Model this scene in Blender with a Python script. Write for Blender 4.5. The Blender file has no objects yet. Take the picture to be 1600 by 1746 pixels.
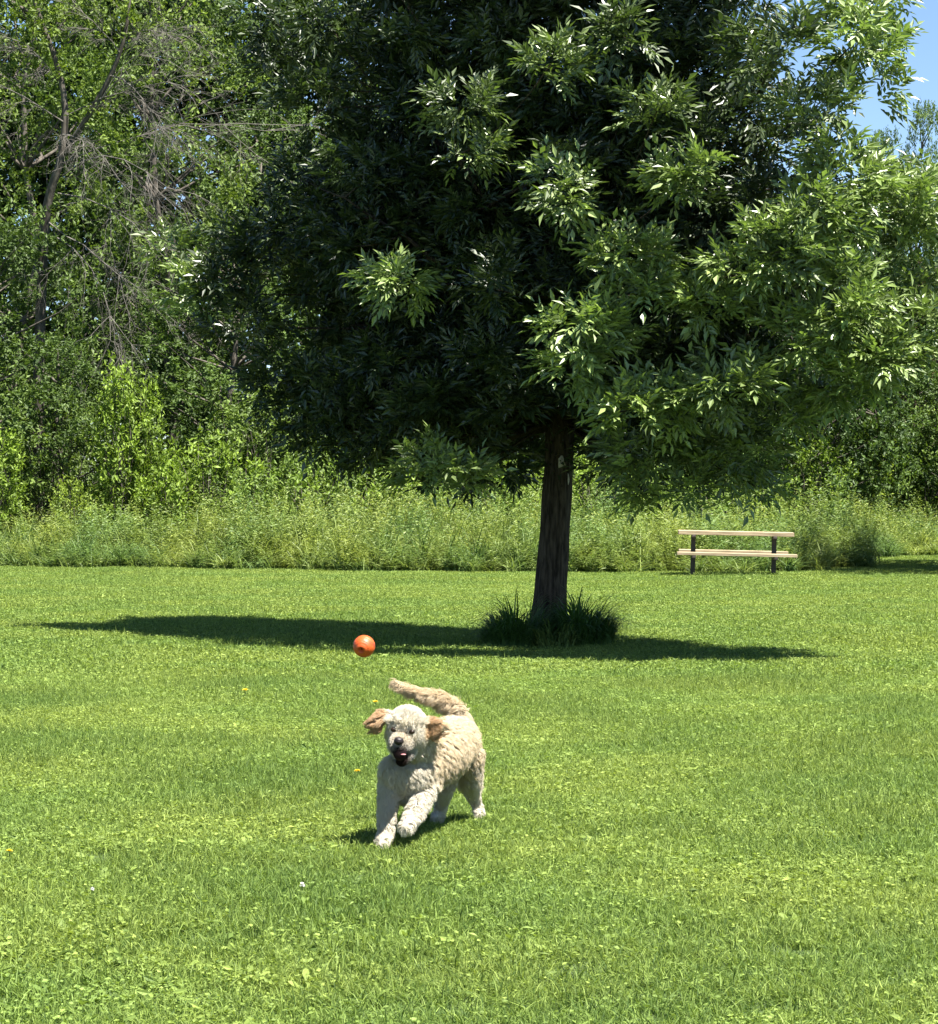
import bpy, math, random
import numpy as np
from mathutils import Vector, Matrix

random.seed(7)
SC = bpy.context.scene
COL = SC.collection

# ------------------------------------------------------------------ camera, sky, sun, exposure
F_PX = 4400.0            # focal length in pixels of the 1600x1746 photograph
CAM_H = 1.65
HZ = 828.0               # pixel row of the horizon
cam_d = bpy.data.cameras.new('camera')
cam = bpy.data.objects.new('camera', cam_d); COL.objects.link(cam)
cam_d.sensor_fit = 'VERTICAL'; cam_d.sensor_height = 36.0
cam_d.lens = 36.0 * F_PX / 1746.0
cam_d.clip_start = 0.1; cam_d.clip_end = 1500
cam.location = (0, 0, CAM_H)
cam.rotation_euler = (math.radians(90) - math.atan((873 - HZ) / F_PX), 0, 0)
SC.camera = cam

SUN_DIR = Vector((0.385, -0.29, 1.0)).normalized()      # towards the sun
EL = math.asin(SUN_DIR.z)
AZ = math.atan2(SUN_DIR.x, SUN_DIR.y)                  # clockwise from +Y
world = bpy.data.worlds.new('World'); SC.world = world
world.use_nodes = True
wt = world.node_tree; wt.nodes.clear()
wo = wt.nodes.new('ShaderNodeOutputWorld'); bg = wt.nodes.new('ShaderNodeBackground')
sky = wt.nodes.new('ShaderNodeTexSky'); sky.sky_type = 'NISHITA'; sky.sun_disc = False
sky.sun_elevation = EL; sky.sun_rotation = AZ
sky.air_density = 0.75; sky.dust_density = 0.05; sky.ozone_density = 3.5
bg.inputs['Strength'].default_value = 0.050
wt.links.new(sky.outputs[0], bg.inputs[0]); wt.links.new(bg.outputs[0], wo.inputs[0])

sun_d = bpy.data.lights.new('sun', 'SUN'); sun_d.energy = 5.0; sun_d.angle = math.radians(0.5)
sun_d.color = (1.0, 0.955, 0.88)
sun = bpy.data.objects.new('sun', sun_d); COL.objects.link(sun)
sun.rotation_euler = SUN_DIR.to_track_quat('Z', 'Y').to_euler()

SC.view_settings.view_transform = 'Standard'; SC.view_settings.look = 'None'
SC.view_settings.exposure = 2.0; SC.view_settings.gamma = 1.0
SC.render.engine = 'CYCLES'
cy = SC.cycles
cy.max_bounces = 6; cy.diffuse_bounces = 3; cy.glossy_bounces = 2; cy.transmission_bounces = 4
cy.transparent_max_bounces = 4; cy.caustics_reflective = False; cy.caustics_refractive = False
cy.use_denoising = True; cy.denoiser = 'OPENIMAGEDENOISE'; cy.denoising_prefilter = 'ACCURATE'
cy.sample_clamp_indirect = 3.0

def P(px, py, d):
    """photograph pixel + distance -> world point"""
    return np.array([(px - 800) * d / F_PX, d, CAM_H + (HZ - py) * d / F_PX])
def gd(py):
    return CAM_H * F_PX / (py - HZ)

# ------------------------------------------------------------------ helpers
def tag(o, label=None, cat=None, group=None, kind=None):
    if label: o['label'] = label
    if cat: o['category'] = cat
    if group: o['group'] = group
    if kind: o['kind'] = kind
    return o
def empty(name, loc=(0, 0, 0), rz=0.0):
    o = bpy.data.objects.new(name, None); COL.objects.link(o)
    o.empty_display_size = 0.2
    o.location = loc; o.rotation_euler = (0, 0, rz); return o
def link(name, me, parent=None, loc=None, col=None):
    o = bpy.data.objects.new(name, me); (col or COL).objects.link(o)
    if parent is not None: o.parent = parent
    if loc is not None: o.location = loc
    return o
def mesh_np(name, V, F, mat, v=None, smooth=False, k=None):
    """V (n,3), F (m,k) all faces with k corners; v: per-vertex value 0..1"""
    V = np.ascontiguousarray(V, dtype=np.float32); F = np.ascontiguousarray(F, dtype=np.int32)
    me = bpy.data.meshes.new(name)
    m, kk = F.shape
    me.vertices.add(len(V)); me.vertices.foreach_set('co', V.ravel())
    me.loops.add(m * kk); me.loops.foreach_set('vertex_index', F.ravel())
    me.polygons.add(m)
    me.polygons.foreach_set('loop_start', np.arange(0, m * kk, kk, dtype=np.int32))
    me.polygons.foreach_set('loop_total', np.full(m, kk, dtype=np.int32))
    me.polygons.foreach_set('use_smooth', np.full(m, smooth, dtype=bool))
    if v is not None:
        a = me.attributes.new('v', 'FLOAT', 'POINT'); a.data.foreach_set('value', np.ascontiguousarray(v, dtype=np.float32))
    me.materials.append(mat)
    me.update(calc_edges=True)
    return me
class MB:
    """collects quads/tris from python lists"""
    def __init__(s): s.V = []; s.Q = []; s.v = []
    def add(s, V, Q, val=0.5):
        b = len(s.V); s.V += [tuple(p) for p in V]; s.v += [val] * len(V)
        s.Q += [tuple(b + i for i in q) for q in Q]
    def build(s, name, mat, parent=None, smooth=False, loc=None):
        me = bpy.data.meshes.new(name); me.from_pydata(s.V, [], s.Q)
        me.polygons.foreach_set('use_smooth', [smooth] * len(s.Q))
        a = me.attributes.new('v', 'FLOAT', 'POINT'); a.data.foreach_set('value', s.v)
        me.materials.append(mat); me.update()
        return link(name, me, parent, loc)
    def tube(s, pts, rad, n=8, val=0.5, cap=True):
        pts = [Vector(p) for p in pts]
        rings = []
        for i, p in enumerate(pts):
            t = (pts[min(i + 1, len(pts) - 1)] - pts[max(i - 1, 0)]).normalized()
            u = t.cross(Vector((0.13, 0.97, 0.21))).normalized(); w = t.cross(u)
            r = rad[i]
            rings.append([p + (u * math.cos(a) + w * math.sin(a)) * r for a in [2 * math.pi * j / n for j in range(n)]])
        V = [q for r in rings for q in r]; Q = []
        for i in range(len(pts) - 1):
            for j in range(n):
                Q.append((i * n + j, i * n + (j + 1) % n, (i + 1) * n + (j + 1) % n, (i + 1) * n + j))
        if cap:
            Q.append(tuple(range(n))[::-1]); Q.append(tuple((len(pts) - 1) * n + j for j in range(n)))
        s.add(V, Q, val)
    def box(s, c, size, bev=0.0, rot=None, val=0.5):
        x, y, z = [k / 2 for k in size]; b = bev
        V = []; Q = []
        # chamfered box: 24 verts
        def sg(a): return 1 if a else -1
        idx = {}
        for i in (0, 1):
            for j in (0, 1):
                for k in (0, 1):
                    for ax in range(3):
                        p = [sg(i) * x, sg(j) * y, sg(k) * z]
                        for a2 in range(3):
                            if a2 != ax: p[a2] -= math.copysign(b, p[a2])
                        idx[(i, j, k, ax)] = len(V); V.append(Vector(p))
        def f(*ks): Q.append(tuple(idx[q] for q in ks))
        for i in (0, 1):
            r = [(i, 0, 0, 0), (i, 1, 0, 0), (i, 1, 1, 0), (i, 0, 1, 0)]; f(*(r if i else r[::-1]))
            r = [(0, i, 0, 1), (1, i, 0, 1), (1, i, 1, 1), (0, i, 1, 1)]; f(*(r[::-1] if i else r))
            r = [(0, 0, i, 2), (1, 0, i, 2), (1, 1, i, 2), (0, 1, i, 2)]; f(*(r if i else r[::-1]))
        for i in (0, 1):
            for j in (0, 1):
                f((i, j, 0, 0), (i, j, 1, 0), (i, j, 1, 1), (i, j, 0, 1))
                f((i, 0, j, 0), (i, 1, j, 0), (i, 1, j, 2), (i, 0, j, 2))
                f((0, i, j, 1), (1, i, j, 1), (1, i, j, 2), (0, i, j, 2))
                for k in (0, 1): f((i, j, k, 0), (i, j, k, 1), (i, j, k, 2))
        R = Matrix.Rotation(rot, 3, 'Z') if rot else Matrix.Identity(3)
        s.add([R @ p + Vector(c) for p in V], Q, val)

def nrm(a): return a / np.maximum(np.linalg.norm(a, axis=-1, keepdims=True), 1e-9)
def rand_unit(rng, n): return nrm(rng.normal(size=(n, 3)))

# ------------------------------------------------------------------ materials
def mat_base(name):
    m = bpy.data.materials.new(name); m.use_nodes = True
    nt = m.node_tree; nt.nodes.clear()
    return m, nt, nt.nodes.new('ShaderNodeOutputMaterial')
def N(nt, t, **kw):
    n = nt.nodes.new(t)
    for k, x in kw.items(): setattr(n, k, x)
    return n
def leaf_mat(name, c0, c1, trans=0.35, rough=0.4, spec=0.5, tcol=None, objcol=True, patch=None):
    """two-sided leaf: colour from the 'v' attribute between c0 and c1, with light passing through"""
    m, nt, out = mat_base(name); L = nt.links.new
    at = N(nt, 'ShaderNodeAttribute', attribute_name='v')
    mx = N(nt, 'ShaderNodeMix', data_type='RGBA')
    mx.inputs[6].default_value = (*c0, 1); mx.inputs[7].default_value = (*c1, 1)
    L(at.outputs['Fac'], mx.inputs[0]); c = mx.outputs[2]
    if objcol:
        oi = N(nt, 'ShaderNodeObjectInfo')
        ml = N(nt, 'ShaderNodeMix', data_type='RGBA', blend_type='MULTIPLY'); ml.inputs[0].default_value = 1
        L(c, ml.inputs[6]); L(oi.outputs['Color'], ml.inputs[7]); c = ml.outputs[2]
    if patch:   # real variation of plant colour over the ground (metres)
        ge = N(nt, 'ShaderNodeNewGeometry'); no = N(nt, 'ShaderNodeTexNoise'); no.inputs['Scale'].default_value = patch[0]
        no.inputs['Detail'].default_value = 3
        L(ge.outputs['Position'], no.inputs['Vector'])
        rp = N(nt, 'ShaderNodeMapRange'); rp.inputs[1].default_value = 0.38; rp.inputs[2].default_value = 0.62
        L(no.outputs['Fac'], rp.inputs[0])
        tint = N(nt, 'ShaderNodeMix', data_type='RGBA'); tint.inputs[6].default_value = (*patch[1], 1); tint.inputs[7].default_value = (*patch[2], 1)
        L(rp.outputs[0], tint.inputs[0])
        m2 = N(nt, 'ShaderNodeMix', data_type='RGBA', blend_type='MULTIPLY'); m2.inputs[0].default_value = 1
        L(c, m2.inputs[6]); L(tint.outputs[2], m2.inputs[7]); c = m2.outputs[2]
    pr = N(nt, 'ShaderNodeBsdfPrincipled'); pr.inputs['Roughness'].default_value = rough
    pr.inputs['Specular IOR Level'].default_value = spec
    L(c, pr.inputs['Base Color'])
    tr = N(nt, 'ShaderNodeBsdfTranslucent')
    hs = N(nt, 'ShaderNodeMix', data_type='RGBA', blend_type='MULTIPLY'); hs.inputs[0].default_value = 1
    L(c, hs.inputs[6]); hs.inputs[7].default_value = (*(tcol or (1.5, 1.5, 0.6)), 1)
    L(hs.outputs[2], tr.inputs['Color'])
    ms = N(nt, 'ShaderNodeMixShader'); ms.inputs[0].default_value = trans
    L(pr.outputs[0], ms.inputs[1]); L(tr.outputs[0], ms.inputs[2]); L(ms.outputs[0], out.inputs[0])
    return m
def solid_mat(name, c0, c1, scale=8, rough=0.7, bump=0.0, stretch=(1, 1, 1), spec=0.4, detail=5, dist=0.02):
    m, nt, out = mat_base(name); L = nt.links.new
    tc = N(nt, 'ShaderNodeTexCoord'); mp = N(nt, 'ShaderNodeMapping'); mp.inputs['Scale'].default_value = stretch
    no = N(nt, 'ShaderNodeTexNoise'); no.inputs['Scale'].default_value = scale; no.inputs['Detail'].default_value = detail
    L(tc.outputs['Object'], mp.inputs[0]); L(mp.outputs[0], no.inputs['Vector'])
    rp = N(nt, 'ShaderNodeMapRange'); rp.inputs[1].default_value = 0.33; rp.inputs[2].default_value = 0.67
    L(no.outputs['Fac'], rp.inputs[0])
    mx = N(nt, 'ShaderNodeMix', data_type='RGBA'); mx.inputs[6].default_value = (*c0, 1); mx.inputs[7].default_value = (*c1, 1)
    L(rp.outputs[0], mx.inputs[0])
    pr = N(nt, 'ShaderNodeBsdfPrincipled'); pr.inputs['Roughness'].default_value = rough
    pr.inputs['Specular IOR Level'].default_value = spec
    L(mx.outputs[2], pr.inputs['Base Color'])
    if bump:
        bp = N(nt, 'ShaderNodeBump'); bp.inputs['Strength'].default_value = bump; bp.inputs['Distance'].default_value = dist
        L(no.outputs['Fac'], bp.inputs['Height']); L(bp.outputs[0], pr.inputs['Normal'])
    L(pr.outputs[0], out.inputs[0])
    return m

M_ash = leaf_mat('ash_leaf', (0.009, 0.023, 0.007), (0.225, 0.300, 0.088), trans=0.20, rough=0.42, spec=0.8, tcol=(1.25, 1.45, .6), objcol=False)  # dark end near black, to paint shade into the inner crown
M_wood_leaf = leaf_mat('woodland_leaf', (0.020, 0.036, 0.009), (0.150, 0.200, 0.048), trans=0.30, tcol=(1.3, 1.35, .7), rough=0.55, spec=0.3)
M_lawn = leaf_mat('lawn_blade', (0.048, 0.092, 0.015), (0.285, 0.367, 0.084), trans=0.36, rough=0.62, spec=0.25, tcol=(1.25, 1.25, .7), objcol=False,
                  patch=(0.55, (0.84, 0.92, 0.90), (1.07, 1.04, 1.0)))
M_tall = leaf_mat('meadow_grass_blade', (0.060, 0.105, 0.024), (0.27, 0.335, 0.110), tcol=(1.2, 1.2, .75), trans=0.34, rough=0.5, spec=0.3, objcol=False,
                  patch=(0.8, (0.70, 0.85, 0.85), (1.2, 1.12, 0.85)))
M_tuft = leaf_mat('tuft_blade', (0.030, 0.075, 0.015), (0.090, 0.17, 0.035), trans=0.3, rough=0.45, objcol=False)  # coloured dark to paint in the shadow on the tufts
M_bark = solid_mat('ash_bark', (0.020, 0.015, 0.010), (0.095, 0.073, 0.053), scale=34, bump=1.0, stretch=(1, 1, 0.16), rough=0.9, spec=0.15, dist=0.06)
M_bark2 = solid_mat('woodland_bark', (0.05, 0.043, 0.036), (0.13, 0.115, 0.095), scale=14, bump=0.8, stretch=(1, 1, 0.25), rough=0.9, spec=0.15)
M_dead = solid_mat('dead_twig', (0.075, 0.068, 0.058), (0.16, 0.148, 0.13), scale=6, rough=0.85, spec=0.2)
M_scar = solid_mat('scar_wood', (0.34, 0.29, 0.24), (0.62, 0.56, 0.48), scale=30, bump=0.6, rough=0.85)
M_hollow = solid_mat('dark_wood_and_hole_shade', (0.02, 0.014, 0.01), (0.045, 0.03, 0.022), scale=20, rough=0.95, bump=0.5)
M_soil = solid_mat('lawn_thatch', (0.030, 0.050, 0.012), (0.060, 0.095, 0.022), scale=3.5, rough=1.0, detail=8, bump=0.6)
M_plank = solid_mat('weathered_plank', (0.22, 0.165, 0.10), (0.44, 0.35, 0.22), scale=3.5, stretch=(1, 14, 14), rough=0.65, bump=0.25, dist=0.004)
M_metal = solid_mat('brown_painted_steel', (0.035, 0.026, 0.022), (0.060, 0.046, 0.038), scale=14, rough=0.5)

# ------------------------------------------------------------------ leaf geometry
def leaves(B, D, Nn, Ln, W, fold=0.25, mid=0.42, curl=0.12):
    """lanceolate leaves, 4 verts / 2 tris each"""
    D = nrm(D); S = nrm(np.cross(D, Nn)); U = nrm(np.cross(S, D))
    L = Ln[:, None]; w = W[:, None] * 0.5
    b = B; t = B + D * L - U * L * curl
    m1 = B + D * L * mid + S * w + U * w * fold
    m2 = B + D * L * mid - S * w + U * w * fold
    V = np.stack([b, m1, t, m2], 1).reshape(-1, 3)
    i = np.arange(len(B))[:, None] * 4
    F = np.concatenate([i + np.array([0, 1, 2]), i + np.array([0, 2, 3])], 1).reshape(-1, 3)
    return V, F

def compound(B, R, Nn, L, rng, pairs=3, ll=0.42, lw=0.150):
    """pinnate leaves: rachis from B along R, leaflets in pairs and one at the tip"""
    R = nrm(R); S = nrm(np.cross(R, Nn)); U = nrm(np.cross(S, R))
    n = len(B); bs, ds, ns, ls = [], [], [], []
    for k in range(pairs):
        t = 0.34 + 0.58 * k / pairs
        for sg in (-1, 1):
            bs.append(B + R * (L * t)[:, None] - U * (L * t * t * 0.22)[:, None])
            ds.append(R * 0.72 + S * sg * 0.74 - U * rng.uniform(0.0, 0.45, (n, 1)) + rng.normal(0, 0.10, (n, 3)))
            ns.append(U + S * sg * 0.25 + rng.normal(0, 0.22, (n, 3)))
            ls.append(L * ll * (0.85 + 0.2 * k / pairs) * rng.uniform(0.85, 1.15, n))
    bs.append(B + R * (L * 0.95)[:, None] - U * (L * 0.22)[:, None]); ds.append(R - U * 0.35 + rng.normal(0, 0.1, (n, 3)))
    ns.append(U + rng.normal(0, 0.2, (n, 3))); ls.append(L * ll * 1.1 * rng.uniform(0.9, 1.15, n))
    b = np.concatenate(bs); d = np.concatenate(ds); nn = np.concatenate(ns); l = np.concatenate(ls)
    return leaves(b, d, nn, l, l * (lw / ll) * rng.uniform(0.85, 1.2, len(l)))

# ------------------------------------------------------------------ ground
g = MB()
xs = np.linspace(-260, 260, 27); ys = np.linspace(-40, 420, 24)
V = []; Q = []
for yy in ys:
    for xx in xs:
        z = 0.0
        if yy > 75: z = 0.02 * (yy - 75) * (0.6 + 0.4 * math.sin(xx * 0.03))
        V.append((xx, yy, z))
for j in range(len(ys) - 1):
    for i in range(len(xs) - 1):
        a = j * len(xs) + i; Q.append((a, a + 1, a + 1 + len(xs), a + len(xs)))
g.add(V, Q)
tag(g.build('ground', M_soil, smooth=True), kind='structure')

# ------------------------------------------------------------------ scattered ground cover by geometry nodes
SRC = {}
def source_collection(name, meshes):
    c = bpy.data.collections.new(name)
    for i, me in enumerate(meshes):
        o = bpy.data.objects.new('%s_%02d' % (name, i), me); c.objects.link(o)
    SRC[name] = c
    return c
def scatter(name, pts, idx, rot, scl, coll, label, cat):
    me = bpy.data.meshes.new(name)
    n = len(pts); me.vertices.add(n); me.vertices.foreach_set('co', np.ascontiguousarray(pts, dtype=np.float32).ravel())
    for nm, ty, ar in (('idx', 'INT', idx), ('rot', 'FLOAT', rot)):
        a = me.attributes.new(nm, ty, 'POINT'); a.data.foreach_set('value', np.ascontiguousarray(ar, dtype=np.int32 if ty == 'INT' else np.float32))
    a = me.attributes.new('scl', 'FLOAT_VECTOR', 'POINT'); a.data.foreach_set('vector', np.ascontiguousarray(scl, dtype=np.float32).ravel())
    me.update()
    o = link(name, me)
    ng = bpy.data.node_groups.new(name + '_nodes', 'GeometryNodeTree')
    ng.interface.new_socket('Geometry', in_out='INPUT', socket_type='NodeSocketGeometry')
    ng.interface.new_socket('Geometry', in_out='OUTPUT', socket_type='NodeSocketGeometry')
    gi = ng.nodes.new('NodeGroupInput'); go = ng.nodes.new('NodeGroupOutput')
    ci = ng.nodes.new('GeometryNodeCollectionInfo'); ci.inputs['Collection'].default_value = coll
    ci.inputs['Separate Children'].default_value = True; ci.inputs['Reset Children'].default_value = True
    iop = ng.nodes.new('GeometryNodeInstanceOnPoints'); iop.inputs['Pick Instance'].default_value = True
    def attr(nm, ty):
        a = ng.nodes.new('GeometryNodeInputNamedAttribute'); a.data_type = ty; a.inputs['Name'].default_value = nm
        return a.outputs['Attribute']
    cx = ng.nodes.new('ShaderNodeCombineXYZ'); ng.links.new(attr('rot', 'FLOAT'), cx.inputs['Z'])
    ng.links.new(gi.outputs[0], iop.inputs['Points']); ng.links.new(ci.outputs[0], iop.inputs['Instance'])
    ng.links.new(attr('idx', 'INT'), iop.inputs['Instance Index'])
    ng.links.new(cx.outputs[0], iop.inputs['Rotation']); ng.links.new(attr('scl', 'FLOAT_VECTOR'), iop.inputs['Scale'])
    ng.links.new(iop.outputs[0], go.inputs[0])
    md = o.modifiers.new('scatter', 'NODES'); md.node_group = ng
    tag(o, label, cat, kind='stuff')
    return o

def blades(B, H, lean, W, rng, segs=2, droop=0.5):
    """grass blades as tapering strips; returns tri-less quads (last segment pinched)"""
    n = len(B); a = rng.uniform(0, 2 * np.pi, n); dirv = np.stack([np.cos(a), np.sin(a), np.zeros(n)], 1)
    a2 = rng.uniform(0, np.pi, n); side = np.stack([np.cos(a2), np.sin(a2), np.zeros(n)], 1)
    rows = []
    for k in range(segs + 1):
        t = k / segs
        c = B + dirv * (lean * H * t ** 1.7)[:, None]
        c[:, 2] += H * (t - droop * lean * t ** 2.5)
        w = W * (1 - t) ** 0.7 * 0.5 + (W * 0.06)
        rows.append(c - side * w[:, None]); rows.append(c + side * w[:, None])
    V = np.stack(rows, 1).reshape(-1, 3)
    m = 2 * (segs + 1); i = np.arange(n)[:, None] * m
    F = np.concatenate([i + np.array([2 * k, 2 * k + 1, 2 * k + 3, 2 * k + 2]) for k in range(segs)], 1).reshape(-1, 4)
    return V, F, m

def broad_leaf(B, D, Nn, Ln, W):
    """rounded leaf, one 8-corner face bent along its length"""
    D = nrm(D); S = nrm(np.cross(D, Nn)); U = nrm(np.cross(S, D)); L = Ln[:, None]; w = W[:, None] * .5
    r = [B]
    for t, q in ((.3, .55), (.6, 1.0), (.85, .75)): r.append(B + D * L * t + S * w * q - U * L * .25 * t * t)
    r.append(B + D * L - U * L * .3)
    for t, q in ((.85, .75), (.6, 1.0), (.3, .55)): r.append(B + D * L * t - S * w * q - U * L * .25 * t * t)
    return np.stack(r, 1)      # n,8,3

def lawn_tile(seed, size, dens, kind):
    rng = np.random.default_rng(seed)
    n = int(dens * size * size)
    B = np.zeros((n, 3)); B[:, :2] = rng.uniform(-size / 2, size / 2, (n, 2))
    # blades gather in small clumps
    cc = rng.uniform(-size / 2, size / 2, (int(60 * size * size / .36), 2)); pick = rng.integers(0, len(cc), n); g_ = rng.random(n) < 0.45
    B[g_, :2] = cc[pick[g_]] + rng.normal(0, 0.02, (g_.sum(), 2))
    hs = {'fine': (0.045, 0.085), 'mix': (0.040, 0.08), 'clover': (0.035, 0.075), 'far': (0.04, 0.08)}[kind]
    H = rng.uniform(*hs, n) * np.where(rng.random(n) < .05, 1.6, 1.0); W = rng.uniform(0.0026, 0.0060, n) * (2.0 if kind == 'far' else 1.0)
    V, F, m = blades(B, H, rng.uniform(0.1, 1.1, n), W, rng, segs=(2 if kind == 'far' else 3))
    base = {'fine': 0.36, 'mix': 0.45, 'clover': 0.5, 'far': 0.42}[kind]
    v = np.repeat(np.clip(rng.normal(base, 0.30, n), 0, 1), m)
    Vs, Fs, vs = [V], [F], [v]; off = len(V)
    # broad leaves: clover leaflets, dandelion and plantain leaves, lying at mixed tilts
    nb = int({'fine': 120, 'mix': 300, 'clover': 560, 'far': 170}[kind] * size * size / 0.36)
    if nb:
        b = np.zeros((nb, 3)); b[:, :2] = rng.uniform(-size / 2, size / 2, (nb, 2)); b[:, 2] = rng.uniform(0.015, 0.055, nb)
        if kind != 'far':
            cc = rng.uniform(-size / 2, size / 2, (14, 2)); pk = rng.integers(0, 14, nb); gg = rng.random(nb) < 0.6
            b[gg, :2] = cc[pk[gg]] + rng.normal(0, 0.04, (gg.sum(), 2))
        a = rng.uniform(0, 2 * np.pi, nb)
        d = np.stack([np.cos(a), np.sin(a), rng.uniform(-0.2, 0.6, nb)], 1)
        l = rng.uniform(0.011, 0.024, nb); big = rng.random(nb) < 0.05; l[big] *= 2.1
        wv = l * rng.uniform(0.55, 0.95, nb); wv[big] *= 0.55
        if kind == 'far': l *= 1.4; wv *= 1.4
        V2, T2 = leaves(b, d, np.array([[0, -0.2, .8]]) + rng.normal(0, 0.6, (nb, 3)), l, wv, fold=0.15, mid=0.5)
        i = np.arange(nb)[:, None] * 4
        F2 = i + np.array([[0, 1, 2, 3]])
        Vs.append(V2); Fs.append(F2 + off); vs.append(np.repeat(np.clip(rng.normal(0.60, 0.22, nb), 0, 1), 4))
    nr = {'fine': 1, 'mix': 5, 'clover': 7, 'far': 10}[kind]; per = 8   # rosettes of dandelion and plantain
    c = np.zeros((nr, 3)); c[:, :2] = rng.uniform(-size / 2, size / 2, (nr, 2)); c[:, 2] = .015
    b = np.repeat(c, per, 0) + rng.normal(0, .006, (nr * per, 3)); a = rng.uniform(0, 6.28, nr * per)
    d = np.stack([np.cos(a), np.sin(a), rng.uniform(.35, 1.5, nr * per)], 1); l = rng.uniform(.030, .065, nr * per)
    V3 = broad_leaf(b, d, np.array([[0, 0, 1.0]]) + rng.normal(0, .3, (nr * per, 3)), l, l * rng.uniform(.28, .45, nr * per))
    off2 = sum(len(q) for q in Vs); Vs.append(V3.reshape(-1, 3))
    i8 = np.arange(nr * per)[:, None] * 8 + off2      # three quads per leaf
    Fs.append(np.concatenate([i8 + np.array([0, 1, 2, 7]), i8 + np.array([7, 2, 3, 6]), i8 + np.array([6, 3, 4, 5])], 1).reshape(-1, 4))
    vs.append(np.repeat(np.clip(rng.normal(.50, .16, nr * per), 0, 1), 8))
    return mesh_np('lawn_tile', np.concatenate(Vs), np.concatenate(Fs), M_lawn, np.concatenate(vs))

TS = 0.6
tiles = []
for s in range(3): tiles.append(lawn_tile(10 + s, TS * 1.25, 7500, 'fine'))
for s in range(3): tiles.append(lawn_tile(20 + s, TS * 1.25, 7200, 'mix'))
for s in range(3): tiles.append(lawn_tile(30 + s, TS * 1.25, 7000, 'clover'))
for s in range(4): tiles.append(lawn_tile(40 + s, 1.4, 2600, 'far'))
lawn_src = source_collection('lawn_tile', tiles)

def vnoise(x, y, seed=0):
    """cheap smooth value noise"""
    r = np.random.default_rng(seed); ph = r.uniform(0, 6.28, (6, 2)); fr = r.uniform(0.6, 1.6, (6, 2)) * r.choice([-1, 1], (6, 2))
    s = 0
    for k in range(6): s = s + np.sin(fr[k, 0] * x + ph[k, 0] + 1.3 * np.sin(fr[k, 1] * y + ph[k, 1]))
    return s / 6
def edge_d(px):
    """distance of the mown edge along the meadow strip"""
    return np.interp(px, [-800, 0, 300, 600, 900, 1130, 1340, 1420, 1500, 1600, 2400],
                         [53.5, 52.0, 51.0, 49.2, 48.8, 48.4, 48.6, 50, 59.5, 60.5, 62])
rng = np.random.default_rng(3)
pts, idx, rot, scl = [], [], [], []
y = 6.3
while y < 22:
    hw = y * 0.19 + 1.6
    for x in np.arange(-hw, hw, TS):
        px = x + rng.uniform(-.08, .08); py = y + rng.uniform(-.08, .08)
        c = vnoise(px * 1.3, py * 1.1, 5) + rng.normal(0, 0.25)
        k = 0 if c < -0.15 else (3 if c < 0.30 else 6)
        pts.append((px, py, 0)); idx.append(k + rng.integers(0, 3)); rot.append(rng.uniform(0, 6.28))
        s = rng.uniform(0.9, 1.1); hz_ = (0.8 + 0.3 * vnoise(px * .9, py * .9, 9)) * rng.uniform(0.85, 1.15); scl.append((s, s, max(0.75, hz_)))
    y += TS
while y < 63:
    hw = y * 0.19 + 3.5
    for x in np.arange(-hw, hw, 1.15):
        px = x + rng.uniform(-.1, .1); py = y + rng.uniform(-.1, .1)
        if py > edge_d(800 + px * F_PX / py) + 0.8: continue
        pts.append((px, py, 0)); idx.append(9 + rng.integers(0, 4)); rot.append(rng.uniform(0, 6.28))
        scl.append((1, 1, (0.85 + 0.3 * vnoise(px * .7, py * .7, 9)) * rng.uniform(0.8, 1.2)))
    y += 1.15
scatter('lawn_grass', pts, idx, rot, scl, lawn_src, 'mown green lawn of short grass, clover and dandelion leaves', 'grass')

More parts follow.
